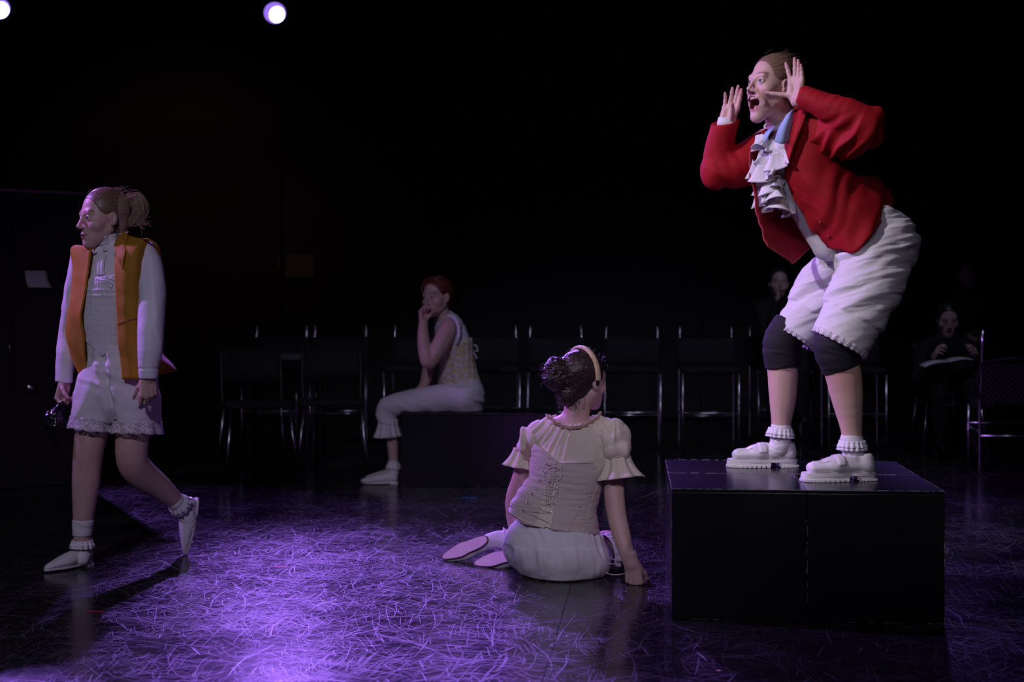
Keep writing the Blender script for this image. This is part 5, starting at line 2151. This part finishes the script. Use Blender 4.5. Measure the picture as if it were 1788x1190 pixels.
# ================================================================== the actor seated on the far block, hand at the mouth
def person_brocade():
    D = 8.62
    w = lambda x, y, dd=0.0: W(x, y, D + dd)
    r = lambda px, dd=0.0: px * (D + dd) / F_PX
    P = empty('person', (W(790, 722, D)[0], D, .435))
    tag(P, 'person seated on the far black block biting their nails, in a gold brocade corset', 'person')
    lat = unit((.45, -.9, 0))                                   # towards her left
    skin = (0.60, 0.39, 0.33)
    S = SDF()
    H = Head(w(762, 517, -.02), (-.60, -.78, -.10), (-.03, 0, 1), hs=1.03)
    S.chain([(w(766, 532, 0), r(13)), (w(775, 556, .02), r(14)), (w(781, 570, .02), r(20))], .03)
    S.chain([(w(785, 575, .02), (.145, .07)), (w(797, 625, .02), (.125, .075)), (w(804, 680, .02), (.135, .09))], .03, lat)
    S.chain([(w(783, 573, -.12), r(15.5)), (w(768, 603, -.17), r(15)), (w(750, 630, -.20), r(13)), (w(744, 620, -.20), r(12.5)), (w(739, 590, -.17), r(10.5)), (w(739, 562, -.14), r(7.5))], .012)
    S.chain([(w(765, 580, .15), r(14)), (w(752, 630, .10), r(12)), (w(742, 668, -.0), r(9)), (w(734, 680, -.05), r(7.5))], .012)
    S.chain([(w(800, 694, -.08), r(22)), (w(735, 700, -.10), r(14)), (w(680, 713, -.09), r(10)), (w(685, 765, -.07), r(10.5)), (w(687, 800, -.07), r(8.5)), (w(687, 825, -.07), r(8))], .02)
    S.chain([(w(800, 694, .10), r(22)), (w(735, 700, .10), r(14)), (w(690, 714, .10), r(10)), (w(692, 770, .10), r(10)), (w(694, 825, .10), r(8))], .02)
    H.add(S)
    hl = Hand(w(739, 562, -.14), (.02, .06, 1), (.75, .6, 0), (.6, -.6, .2), .86)
    hl.add(S, [(35, 75, 35), (40, 80, 40), (45, 85, 45), (48, 85, 45)], (2, 0, -2, -4), (30, 30, 0), (14, 14), arm=.03)
    hr = Hand(w(734, 680, -.05), (-.9, -.2, -.15), (.1, -1, 0), (0, 0, -1), .88)
    hr.add(S, RELAX, arm=.02)
    V, Q = S.multi(.0075, [(*H.box(), .0032), (*hl.box(), .0032)])
    C = skin_color(V, skin, 9)
    hc = H.color(V, skin, lip=(0.42, 0.13, 0.12), brow=(0.16, 0.06, 0.04), blush=.3)
    inh = np.linalg.norm(V - H.c, axis=1) < .16
    C[inh] = hc[inh]
    C = finger_blush(C, V, [hl])
    body = mesh_obj('body', V, Q, M['skin'], P, colors=C)
    H.eyes(body, (.1, 1, 0), (0.08, 0.09, 0.08))
    # red-brown braided hair
    S = SDF()
    hair_cap(H, S)
    S.ell(H.p(0, -.115, .0), np.array((.036, .034, .036)), H.R, .012)
    for i in range(13):                                        # braid across the crown
        a = math.radians(-84 + 14 * i)
        S.ell(H.p(math.sin(a) * .079, .032, .030 + math.cos(a) * .079), np.array((.012, .013, .011)), H.R, .003)
    V, Q = S.mesh(.0034)
    d, t = strand_disp(H, V)
    V = displace(V, Q, d)
    mesh_obj('hair', V, Q, M['hair'], P, colors=np.array([0.13, 0.030, 0.016]) * (1 + .4 * t)[:, None])
    # blouse top with gathered shoulder edge
    S = SDF()
    S.chain([(w(777, 556, .02), (.085, .055)), (w(784, 572, .02), (.135, .078)), (w(792, 600, .02), (.140, .095)), (w(796, 625, .02), (.130, .09))], .02, lat)
    S.ell(w(768, 548, -.02), (.062, .07, .05), None, .01, True)
    V, Q = S.mesh(.005)
    V = displace(V, Q, .004 * folds(V, (.8, -.4, .2), .025, 4, .2))
    bl = mesh_obj('blouse', V, Q, M['pale_satin'], P)
    path = [w(779, 553, -.09), w(789, 556, -.13), w(797, 568, -.155), w(798, 584, -.16), w(793, 598, -.155)]
    V, Q = grid_mesh(frill_grid(smooth_path(path, 6), (.75, -.5, .1), .022, .004, 9, rows=4, closed=False, n=90, side=(0, -1, 0)))
    mesh_obj('shoulder_frill', V, Q, M['pale_satin'], bl, solid=.002)
    # gold brocade corset
    S = SDF()
    S.chain([(w(793, 598, .02), (.150, .105)), (w(797, 630, .02), (.136, .100)), (w(803, 672, .02), (.150, .122))], .02, lat)
    S.cut(w(795, 598, 0), (-.3, 0, 1))
    S.cut(w(803, 672, 0), (.05, 0, -1))
    V, Q = S.mesh(.005)
    V = displace(V, Q, .002 * folds(V, (0, 0, 1), .02, 4) + .002 * np.sin(((V - w(795, 630, 0)) @ np.cross(lat, (0, 0, 1))) / .006))
    co = mesh_obj('corset', V, Q, M['brocade'], P)
    cc = Caster(V, Q)
    rg = ring(w(803, 670, .02), (.03, 0, -1), lat, .153, .125, 60)
    V, Q = grid_mesh(frill_grid(rg, (0, 0, -1), .022, .004, 24, rows=3, n=200, flare=.006), True)
    mesh_obj('lace_edge', V, Q, M['frill'], co, solid=.0016)
    mb = MB()
    for pts in ([(822, 606, .02), (830, 602, .01), (834, 612, .01), (824, 611, .02)], [(822, 607, .02), (828, 616, .0), (833, 626, .0)], [(822, 607, .02), (818, 618, -.02), (826, 630, -.01)]):
        mb.tube(smooth_path([w(*c) for c in pts], 5), .004, 5)
    mb.build('bow', M['frill'], co, smooth=True)
    # white trousers gathered below the knee with a flounce
    S = SDF()
    S.chain([(w(803, 665, .02), (.140, .105)), (w(806, 692, .02), (.165, .128)), (w(806, 712, .02), (.165, .12))], .02, lat)
    S.ell(w(812, 692, -.05), (r(31), .14, r(30)), None, .03)
    S.chain([(w(806, 694, -.08), r(27)), (w(745, 698, -.10), r(22.5)), (w(690, 706, -.10), r(18.5)), (w(676, 714, -.09), r(18)), (w(678, 738, -.08), r(18))], .02)
    S.chain([(w(806, 694, .10), r(27)), (w(745, 700, .10), r(22)), (w(702, 708, .10), r(18)), (w(688, 716, .10), r(17)), (w(688, 738, .10), r(16))], .02)
    S.cut((0, 0, .438), (0, 0, -1), .004, (W(700, 0, D)[0] + .01, D - .5, 0), (W(900, 0, D)[0], D + .5, .5))
    S.cut(w(680, 738, 0), (-.1, 0, -1), .004, (W(600, 0, D)[0], D - .5, 0), (W(702, 0, D)[0], D + .5, .5))
    V, Q = S.mesh(.0055)
    V = displace(V, Q, .006 * folds(V, (.5, .2, 1), .045, 4, .2) + .003 * fbm(V, 10, 3))
    V[:, 2] = np.where(V[:, 0] > W(703, 0, D)[0], np.maximum(V[:, 2], .437), V[:, 2])
    tr = mesh_obj('trousers', V, Q, M['white_cotton'], P)
    for x, dd, sd in ((678, -.08, 1), (688, .10, 2)):
        rg = ring(w(x, 733, dd), (-.12, 0, 1), (1, 0, 0), r(17.2), r(17.2), 50)
        V, Q = grid_mesh(frill_grid(rg, (-.05, 0, -1), .10, .008, 11, rows=8, flare=.022, seed=sd, n=160, start=.3), True)
        mesh_obj('flounce', V, Q, M['white_cotton'], tr, solid=.002)
    # socks and shoes
    for x, dd, sd in ((687, -.07, 3), (694, .10, 4)):
        ankle_sock(P, [(w(x, 808, dd), r(9.5)), (w(x, 826, dd), r(9.5)), (w(x - 8, 835, dd), r(8))], w(x, 808, dd), (0, 0, 1), r(10.5), seed=sd, h=.022, amp=.003, waves=11)
        o = w(x + 9, 840, dd)
        o[2] = .011
        pointed_shoe(P, o, (-1, -.12, 0), (0, 0, 1), L=.215)
    return P


if True:
    person_brocade()


# ================================================================== three watchers in the dark behind the stage
def watcher(label, D, x, y, lean, head_f, seat_z, kind):
    """someone in black sitting on a tall stool; (x, y) = head centre in the photograph"""
    hc = W(x, y, D)
    f = unit((*head_f[:2], 0))
    rt = np.array([f[1], -f[0], 0])
    P = empty('person', (hc[0] - f[0] * lean, D - f[1] * lean, 0))
    tag(P, label, 'person')
    hip = np.array([hc[0], D, 0]) - f * lean
    hip[2] = seat_z + .11
    H = Head(hc, head_f, hs=1.0)
    nk = hc - np.array([0, 0, .13]) - f * .02
    ch = nk * .75 + hip * .25
    ch[2] -= .02
    S = SDF()
    S.chain([(hc - np.array([0, 0, .06]) - f * .02, .05), (nk, .055)], .02)
    H.add(S)
    B = SDF()
    B.chain([(nk - np.array([0, 0, .02]), (.10, .06)), (ch, (.165, .10)), ((ch + hip) / 2, (.155, .11)), (hip, (.165, .12))], .03, rt)
    hands = []
    foot = hip + f * .42
    for q in (-1, 1):
        sh = nk + rt * q * .145 - np.array([0, 0, .065])
        kn = hip + f * .42 + rt * q * .11 - np.array([0, 0, .03])
        an = kn + f * (.02 if q > 0 or kind != 'read' else .12) - np.array([0, 0, .42])
        if kind == 'read':
            el = sh + f * .10 + rt * q * .08 - np.array([0, 0, .26])
            wr = hc + f * .26 + rt * q * .15 - np.array([0, 0, .27])
        elif kind == 'chin' and q > 0:
            el = hc + f * .10 + rt * .10 - np.array([0, 0, .40])
            wr = hc + f * .09 + rt * .03 - np.array([0, 0, .15])
        else:
            el = sh + f * .02 + rt * q * .08 - np.array([0, 0, .27])
            wr = hip + f * .25 + rt * q * .08 + np.array([0, 0, .06])
        B.chain([(sh, .052), (el, .042), (wr, .030)], .03)
        S.chain([(nk - np.array([0, 0, .03]), .03), (sh, .025), (el, .022), (wr, .018)], .02)
        B.chain([(hip + rt * q * .08, .09), (kn, .066), (an, .042)], .02)
        fd = unit(wr - el)
        hd = Hand(wr + fd * .01, fd, np.cross(fd, rt) * -1 + rt * -.3 * q, -rt * q, .9)
        hd.add(S, RELAX, arm=.05)
        hands.append((wr + fd * .1, an))
    V, Q = S.mesh(.0055)
    C = skin_color(V, (.56, .38, .32), 3)
    hcx = H.color(V, (.56, .38, .32))
    inh = np.linalg.norm(V - H.c, axis=1) < .15
    C[inh] = hcx[inh]
    body = mesh_obj('body', V, Q, M['skin'], P, colors=C)
    V, Q = B.mesh(.009)
    V = displace(V, Q, .004 * folds(V, (0, .3, 1), .06, 2))
    cl = mesh_obj('clothes', V, Q, M['black_cloth'], P)
    Hs = SDF()
    hair_cap(H, Hs, thick=.014, low=-.11 if kind != 'read' else -.08, ear=False)
    V, Q = Hs.mesh(.006)
    mesh_obj('hair', V, Q, M['hair'], P, colors=np.repeat([[.02, .013, .01]], len(V), 0))
    for wrp, an in hands:
        mb = MB()
        M4 = frame4(an - f * .04 - np.array([0, 0, .06]), f, (0, 0, 1))
        extrude(mb, outline(24, .26, .046, .036, .55), 0, .03)
        mb.ball((.06, 0, .045), (.06, .035, .05), 10, 8)
        mb.ball((.15, 0, .03), (.09, .04, .03), 10, 8)
        mb.build('shoe', M['black_plastic'], P, smooth=False, M4=M4)
    return P, H, cl, hands, f, rt


if True:
    watcher('person in black behind the red jacket, resting chin on hand', 11.0, 1360, 492, .04, (-.05, -1, .0), .62, 'chin')
    Pr, Hr, cl, hh, f, rt = watcher('person in black bent over an open white script at the right', 10.2, 1655, 556, .18, (-.12, -1, -.35), .47, 'read')
    Pg, Hg, clg, _, fg, rg_ = watcher('person in a printed black T-shirt sitting behind the script reader', 11.6, 1690, 478, .03, (-.1, -1, 0), .64, 'sit')
    # faded print on the T-shirt: a patch of small pale strokes lying on the chest
    mb = MB()
    rs = np.random.RandomState(2)
    dg = bpy.context.evaluated_depsgraph_get()
    cgv = Caster([v.co[:] for v in clg.data.vertices], [list(p.vertices) for p in clg.data.polygons])
    for i in range(26):
        x, y = rs.uniform(1692, 1718), rs.uniform(517, 543)
        p, n = cgv.hit(x, y, .002)
        q, n = cgv.hit(x + rs.uniform(-5, 5), y + rs.uniform(-4, 4), .002)
        mb.tube([p, q], .005, 4)
    mb.build('shirt_print', mat('print_blue', (.22, .24, .36), .8), clg)
    # open script held in both hands
    bk = empty('script_book', W(1652, 630, 9.86))
    tag(bk, 'open white script held by the person in black at the right', 'book')
    for sgn in (-1, 1):
        rows = []
        for i in range(7):
            t = i / 6
            yb = .012 * math.sin(t * math.pi)
            rows.append([W(1652, 630, 9.86) + np.array([sgn * (.005 + .165 * t), .14 * (v - .5), (.10 * (v - .5)) * .08 + yb + (.035 if sgn < 0 else .015) * (-t if sgn < 0 else t)]) for v in (0, .33, .66, 1)])
        V, Q = grid_mesh(np.array(rows))
        mesh_obj('page', V, Q, M['paper'], bk, solid=.006)


# ================================================================== furniture in the dark
def copy_tree(o, parent=None, loc=None, rz=None):
    c = o.copy()
    COL.objects.link(c)
    if parent is not None:
        c.parent = parent
    else:
        if loc is not None:
            c.location = loc
        if rz is not None:
            c.rotation_euler = (0, 0, rz)
    for ch in list(o.children):
        if ch.name in bpy.data.objects:
            copy_tree(ch, c)
    return c


def local_part(mb, name, m, parent, smooth=False):
    """a part whose coordinates are already those of its thing"""
    me = bpy.data.meshes.new(name)
    me.from_pydata([tuple(float(q) for q in v) for v in mb.V], [], mb.F)
    me.update()
    if smooth:
        me.polygons.foreach_set('use_smooth', np.ones(len(me.polygons), dtype=bool))
    me.materials.append(m)
    o = bpy.data.objects.new(name, me)
    COL.objects.link(o)
    o.parent = parent
    return o


M['seat_black'] = mat('seat_black', (0.006, 0.006, 0.007), 0.8, bump=.3, bscale=300)


M['cab'] = mat('cabinet_black', (.005, .005, .006), .6, bump=.2, bscale=60)


def make_stool(back_mesh=False):
    """counter-height stool with chrome tube frame; faces -y, origin between the feet"""
    o = empty('bar_stool')
    hw, fd, bd = .20, -.20, .20
    sh = .42 if back_mesh else .58
    for sx in (-1, 1):
        mb = MB()
        mb.tube([(sx * hw, fd, 0), (sx * hw, fd, sh)], .0085, 8)
        local_part(mb, 'leg', M['chrome'], o, True)
        mb = MB()
        mb.tube(smooth_path([(sx * hw, bd, 0), (sx * hw, bd, .30), (sx * hw, bd, sh), (sx * (hw - .005), bd + .02, sh + .15), (sx * (hw - .01), bd + .05, .915)], 4), .0085, 8)
        local_part(mb, 'leg', M['chrome'], o, True)
    for z, y0 in ((.30, fd), (.25, bd)):
        mb = MB()
        mb.tube([(-hw, y0, z), (hw, y0, z)], .0075, 8)
        local_part(mb, 'footrest', M['chrome'], o, True)
    for sx in (-1, 1):
        mb = MB()
        mb.tube([(sx * hw, fd, .275), (sx * hw, bd, .275)], .007, 8)
        local_part(mb, 'side_rail', M['chrome'], o, True)
    mb = MB()
    mb.box((-hw + .0, fd - .01, sh), (hw, bd, sh + .045))
    s = local_part(mb, 'seat', M['seat_black'], o)
    md = s.modifiers.new('bevel', 'BEVEL')
    md.width = .015
    md.segments = 3
    if back_mesh:
        br = empty('backrest')
        br.parent = o
        fr = MB()
        fr.tube(smooth_path([(-hw, bd + .05, .46), (-hw, bd + .05, .71), (hw, bd + .05, .71), (hw, bd + .05, .46)], 2), .008, 6, closed=True)
        local_part(fr, 'back_frame', M['seat_black'], br, True)
        for i in range(-9, 14):
            for sg in (-1, 1):
                x0 = i * .034
                z0, z1 = .46, .71
                xa, xb = (x0, x0 + sg * .26)
                pts = []
                for t in np.linspace(0, 1, 27):
                    x = xa + (xb - xa) * t
                    if abs(x) <= hw:
                        pts.append((x, bd + .05, z0 + (z1 - z0) * t))
                if len(pts) > 3:
                    mb = MB()
                    mb.tube([pts[0], pts[-1]], .0058, 4)
                    local_part(mb, 'lattice_strip', M['seat_black'], br)
        mb = MB()
        mb.box((-hw + .01, bd + .034, .47), (hw - .01, bd + .040, .70))
        local_part(mb, 'back_panel', mat('grey_panel', (.30, .27, .31), .6), br)
    else:
        rows = []
        for z in (.60, .68, .76, .83):
            rows.append([(x, bd - .022 + (z - .60) * .12 + .02 * (1 - (x / hw) ** 2), z) for x in np.linspace(-hw - .015, hw + .015, 9)])
        V, Q = grid_mesh(np.array(rows))
        mb = MB()
        mb.add(V, [tuple(q) for q in Q])
        s = local_part(mb, 'backrest', M['seat_black'], o, True)
        md = s.modifiers.new('solidify', 'SOLIDIFY')
        md.thickness = .02
    return o


def make_chair():
    """low side chair with splayed chrome legs; faces -y"""
    o = empty('side_chair')
    for sx in (-1, 1):
        for y0, y1 in ((-.19, -.24), (.19, .25)):
            mb = MB()
            mb.tube([(sx * .18, y0, .43), (sx * .225, y1, 0)], .009, 8)
            local_part(mb, 'leg', M['chrome'], o, True)
        mb = MB()
        mb.tube(smooth_path([(sx * .19, .19, .42), (sx * .195, .24, .60), (sx * .19, .27, .80)], 4), .009, 8)
        local_part(mb, 'back_post', M['black_plastic'], o, True)
    mb = MB()
    mb.box((-.21, -.21, .425), (.21, .20, .455))
    s = local_part(mb, 'seat', M['seat_black'], o)
    md = s.modifiers.new('bevel', 'BEVEL')
    md.width = .012
    md.segments = 3
    rows = []
    for z in (.56, .64, .72, .79):
        rows.append([(x, .245 + (z - .56) * .12 + .025 * (1 - (x / .2) ** 2), z) for x in np.linspace(-.2, .2, 9)])
    V, Q = grid_mesh(np.array(rows))
    mb = MB()
    mb.add(V, [tuple(q) for q in Q])
    s = local_part(mb, 'backrest', M['seat_black'], o, True)
    md = s.modifiers.new('solidify', 'SOLIDIFY')
    md.thickness = .014
    return o


if True:
    stool = make_stool()
    spots = [(480, 10.6, 'tall black bar stool with chrome legs beside the small table, leftmost of the row'),
             (592, 10.6, 'tall black bar stool with chrome legs between the small table and the seated person'),
             (725, 10.6, 'tall black bar stool right behind the head of the person seated on the bench block'),
             (858, 10.5, 'tall black bar stool behind the back of the person in the brocade corset'),
             (970, 10.5, 'tall black bar stool behind the head of the person sitting on the floor'),
             (1104, 10.45, 'tall chrome bar stool just right of the person sitting on the floor'),
             (1237, 10.4, 'tall chrome bar stool behind the back left corner of the stage blocks'),
             (1362, 11.0, 'tall chrome bar stool on which the person resting chin on hand sits'),
             (1490, 10.3, 'tall chrome bar stool behind the bare shin of the person in the red jacket'),
             (1692, 11.5, 'tall chrome bar stool on which the person in the printed T-shirt sits')]
    for i, (px, d, lab) in enumerate(spots):
        p = W(px, 533, d)
        o = stool if i == 0 else copy_tree(stool)
        o.location = (p[0], p[1], 0)
        o.rotation_euler = (0, 0, math.radians((-3, 4, -5, 2, -2, -4, -3, 0, -5, 3)[i]))
        tag(o, lab, 'bar stool', 'tall stools in a row behind the stage')
    o = make_stool(True)
    p = W(1757, 533, 9.15)
    o.location = (p[0], p[1], 0)
    o.rotation_euler = (0, 0, math.radians(172))
    tag(o, 'tall stool with a lattice back and chrome legs at the far right edge', 'bar stool')
    ch = make_chair()
    for i, (px, d, rz, lab) in enumerate(((448, 9.15, 18, 'low black chair with splayed chrome legs, left of the pair before the small table'),
                                          (580, 9.35, 8, 'low black chair with splayed chrome legs, right of the pair before the small table'),
                                          (1655, 10.38, -5, 'low black chair on which the person reading the script sits'))):
        p = W(px, 533, d)
        o = ch if i == 0 else copy_tree(ch)
        o.location = (p[0], p[1], 0)
        o.rotation_euler = (0, 0, math.radians(rz))
        tag(o, lab, 'chair', 'low side chairs')
    # small table with a grey top
    p = W(500, 533, 10.05)
    tb = empty('table', (p[0], p[1], 0))
    tag(tb, 'small dark table with a grey top among the stools at the left', 'table')
    mb = MB()
    mb.box((-.30, -.25, .70), (.28, .25, .735))
    local_part(mb, 'table_top', mat('table_grey', (.05, .047, .052), .5), tb)
    for sx in (-.26, .24):
        for sy in (-.21, .21):
            mb = MB()
            mb.tube([(sx, sy, 0), (sx, sy, .70)], .012, 8)
            local_part(mb, 'leg', M['black_plastic'], tb, True)
    # paper notice and a small plate standing in for a pale door edge
    p = W(523, 462, 13.1)
    b = float(p @ RV)
    pa = W(523, 462, 13.1 * 1.0)
    a = float(pa @ RU)
    bw = B1 - .052
    a *= bw / b
    mb = MB()
    mb.box((a - .135, bw - .004, 1.07 + (533 - 483) * 13.45 / F_PX), (a + .14, bw, 1.07 + (533 - 442) * 13.45 / F_PX))
    o = mb.build('paper_notice', mat('notice_grey', (.14, .13, .15), .8), None, M4=ROOM)
    tag(o, 'pale grey paper notice pinned to the dark back wall', 'notice')
    a2 = float(W(461, 455, 13.3) @ RU)
    mb = MB()
    mb.box((a2 - .012, bw - .012, 1.07 + (533 - 466) * 13.4 / F_PX), (a2 + .012, bw, 1.07 + (533 - 444) * 13.4 / F_PX))
    o = mb.build('wall_plate', mat('plate_grey', (.14, .13, .12), .5), None, M4=ROOM, bevel=.003)
    tag(o, 'narrow grey plate standing in for a door edge left of the paper notice', 'switch')
    # tall black cabinet at the left edge with a sheet of paper taped to its door
    c0 = W(-60, 533, 7.75)
    cdir = unit(W(140, 533, 8.12) - c0)
    cab = empty('cabinet', (c0[0], c0[1], 0), math.atan2(cdir[1], cdir[0]))
    tag(cab, 'tall black cabinet with double doors at the left edge', 'cabinet')
    cw, cd, hh = .72, .55, 1.715
    mb = MB()
    mb.box((0, .022, 0), (cw, cd, hh))
    local_part(mb, 'body', M['cab'], cab)
    for i in range(2):
        mb = MB()
        x0, x1 = (.004, .246) if i == 0 else (.25, cw - .004)
        mb.box((x0, 0, .06), (x1, .02, hh - .02))
        dr = local_part(mb, 'door', M['cab'], cab)
        mb = MB()
        if i == 1:
            mb.tube([(.335, 0, .615), (.335, -.03, .615)], .012, 12)
            mb.ball((.335, -.042, .615), (.026, .018, .026), 14, 10)
            local_part(mb, 'knob', M['chrome'], dr, True)
        else:
            mb.tube([(.232, -.012, .80), (.232, -.012, .87)], .008, 8)
            local_part(mb, 'handle', mat('copper', (.5, .28, .22), .35, metal=1), dr, True)
    mb = MB()
    mb.box((0, -.004, hh - .016), (cw, .03, hh))
    local_part(mb, 'top_edge', mat('edge_steel', (.25, .25, .28), .3, metal=1), cab)
    rows = []
    for v in np.linspace(0, 1, 6):
        rows.append([np.array(c0) * [1, 1, 0] + cdir * [1, 1, 0] * (.318 + .120 * u + .014 * v * v) + np.array([cdir[1], -cdir[0], 0]) * (.004 + .03 * v * v * (.4 + u)) + np.array([0, 0, 1.265 - .095 * v]) for u in np.linspace(0, 1, 6)])
    V, Q = grid_mesh(np.array(rows))
    o = mesh_obj('paper_sheet', V, Q, M['paper'], None, solid=.001)
    tag(o, 'curling white sheet of paper taped to the black cabinet door', 'paper')

# ------------------------------------------------------------------ the black pouch in the walking person's hand
if True:
    w = lambda x, y, dd=0.0: W(x, y, 5.85 + dd)
    S = SDF()
    S.chain([(w(106, 708, .0), .010), (w(98, 722, .0), .026), (w(96, 740, .0), .042), (w(100, 758, .0), .030), (w(106, 768, 0), .012)], .02)
    V, Q = S.mesh(.0034)
    V = displace(V, Q, .012 * folds(V, (1, .4, .3), .03, 3, .35, .08) + .006 * fbm(V, 50, 3))
    bag = mesh_obj('black_pouch', V, Q, mat('shiny_black', (.012, .011, .016), .22, bump=.5, bscale=90), None)
    tag(bag, 'crumpled shiny black pouch dangling from the hand of the walking person', 'pouch')
    mb = MB()
    for k in range(5):
        mb.tube(smooth_path([w(101 + k * 2, 716, -.02), w(104 + k, 704, -.03), w(110, 700, -.02), w(112, 706, .0), w(108, 716, .01)], 5), .0016, 5)
    mb.build('drawstring', M['black_plastic'], bag, smooth=True)

# ------------------------------------------------------------------ tape marks on the floor
if True:
    for px, py, ln, wd, rz, col, lab in ((491, 989, .050, .012, -4, (.9, .05, .10), 'red tape mark on the scuffed floor right of the lifted shoe'),
                                         (166, 1068, .060, .010, 3, (.75, .03, .06), 'red tape mark on the floor below the walking person'),
                                         (820, 869, .085, .014, -2, (.03, .28, .75), 'blue tape mark on the floor in front of the bench block'),
                                         (1255, 1171, .012, .010, 30, (.75, .40, .30), 'scrap of orange tape on the floor in front of the stage blocks')):
        d = CAM_H * F_PX / (py - HY)
        p = W(px, py, d)
        mb = MB()
        n = 8
        top = [(-ln / 2 + ln * i / n, wd / 2 + .0012 * math.sin(i * 2.3)) for i in range(n + 1)]
        bot = [(ln / 2 - ln * i / n, -wd / 2 + .0012 * math.cos(i * 1.7)) for i in range(n + 1)]
        extrude(mb, top[::-1] + bot[::-1], .0014, .0022)
        o = mb.build('tape_mark', mat('tape_%d' % px, col, .5), None, M4=Matrix.Translation((p[0], p[1], 0)) @ Matrix.Rotation(math.radians(rz), 4, 'Z'))
        tag(o, lab, 'tape')


# ------------------------------------------------------------------ stage lanterns on a pipe
def lantern(p, target, label, power, col, size):
    o = empty('stage_light', p)
    tag(o, label, 'stage light', 'violet lanterns on the back pipe')
    d = unit(np.asarray(target) - p)
    M4 = frame4(p, tuple(d), (0, 0, 1))
    mb = MB()
    prof = [(-.30, .045), (-.28, .085), (-.10, .095), (-.02, .105), (0, .108), (0, .094)]
    n = 24
    V = [(x, rr * math.cos(2 * math.pi * k / n), rr * math.sin(2 * math.pi * k / n)) for x, rr in prof for k in range(n)]
    Fc = [(i * n + k, i * n + (k + 1) % n, (i + 1) * n + (k + 1) % n, (i + 1) * n + k) for i in range(len(prof) - 1) for k in range(n)]
    Fc.append(tuple(range(n - 1, -1, -1)))
    mb.add(V, Fc)
    mb.build('housing', M['black_plastic'], o, smooth=True, M4=M4)
    mb = MB()
    mb.ball((-.012, 0, 0), (.014, .092, .092), 28, 12)
    mb.build('lens', mat('lens_violet', (.8, .75, 1), .3, emit=(.30, .16, .85, 1.1)), o, smooth=True, M4=M4)
    mb = MB()
    mb.ball((-.008, .012, -.008), (.014, .070, .074), 28, 12)
    mb.build('hot_spot', mat('lens_hot', (.8, .75, 1), .3, emit=(.75, .62, 1.0, 14.0)), o, smooth=True, M4=M4)
    mb = MB()
    mb.tube(smooth_path([(-.12, .12, 0), (-.12, .125, .14), (-.12, .06, .22), (-.12, -.06, .22), (-.12, -.125, .14), (-.12, -.12, 0)], 4), .010, 8)
    mb.build('yoke', M['black_plastic'], o, smooth=True, M4=M4)
    top = np.asarray(M4 @ Vector((-.12, 0, .22)))
    mb = MB()
    mb.tube([top, (top[0], top[1], PIPE_Z)], .014, 8)
    mb.build('clamp', M['black_plastic'], o, smooth=True)
    l = spot('lantern_beam', tuple(p + d * .02), tuple(target), power, col, size, .6, .09)
    l.parent = o
    l.matrix_parent_inverse = Matrix.Translation(p).inverted()
    return top


PIPE_Z = 4.05
if True:
    ta = lantern(LAMP_A, (-.42, 5.0, 0.1), 'glowing violet stage light hanging above the left middle of the stage', 1550, VIOLET, 21)
    tb_ = lantern(LAMP_B, (-.9, 5.0, 0.3), 'glowing violet stage light cut by the left edge of the picture', 1150, VIOLET, 40)
    PIPE_Z = 4.6
    lantern(W(820, -170, 11.6), (-.05, 4.9, 0.1), 'unseen violet light added above the frame over the middle of the stage', 1450, VIOLET, 22)  # unseen lantern added to broaden the violet glow on the floor
    PIPE_Z = 4.05
    mb = MB()
    mb.tube([(-6.2, ta[1], PIPE_Z), (5.6, ta[1], PIPE_Z)], .024, 12)
    o = mb.build('lighting_pipe', M['black_plastic'], None, smooth=True)
    tag(o, 'black lighting pipe from which the violet stage lights hang', 'pipe')
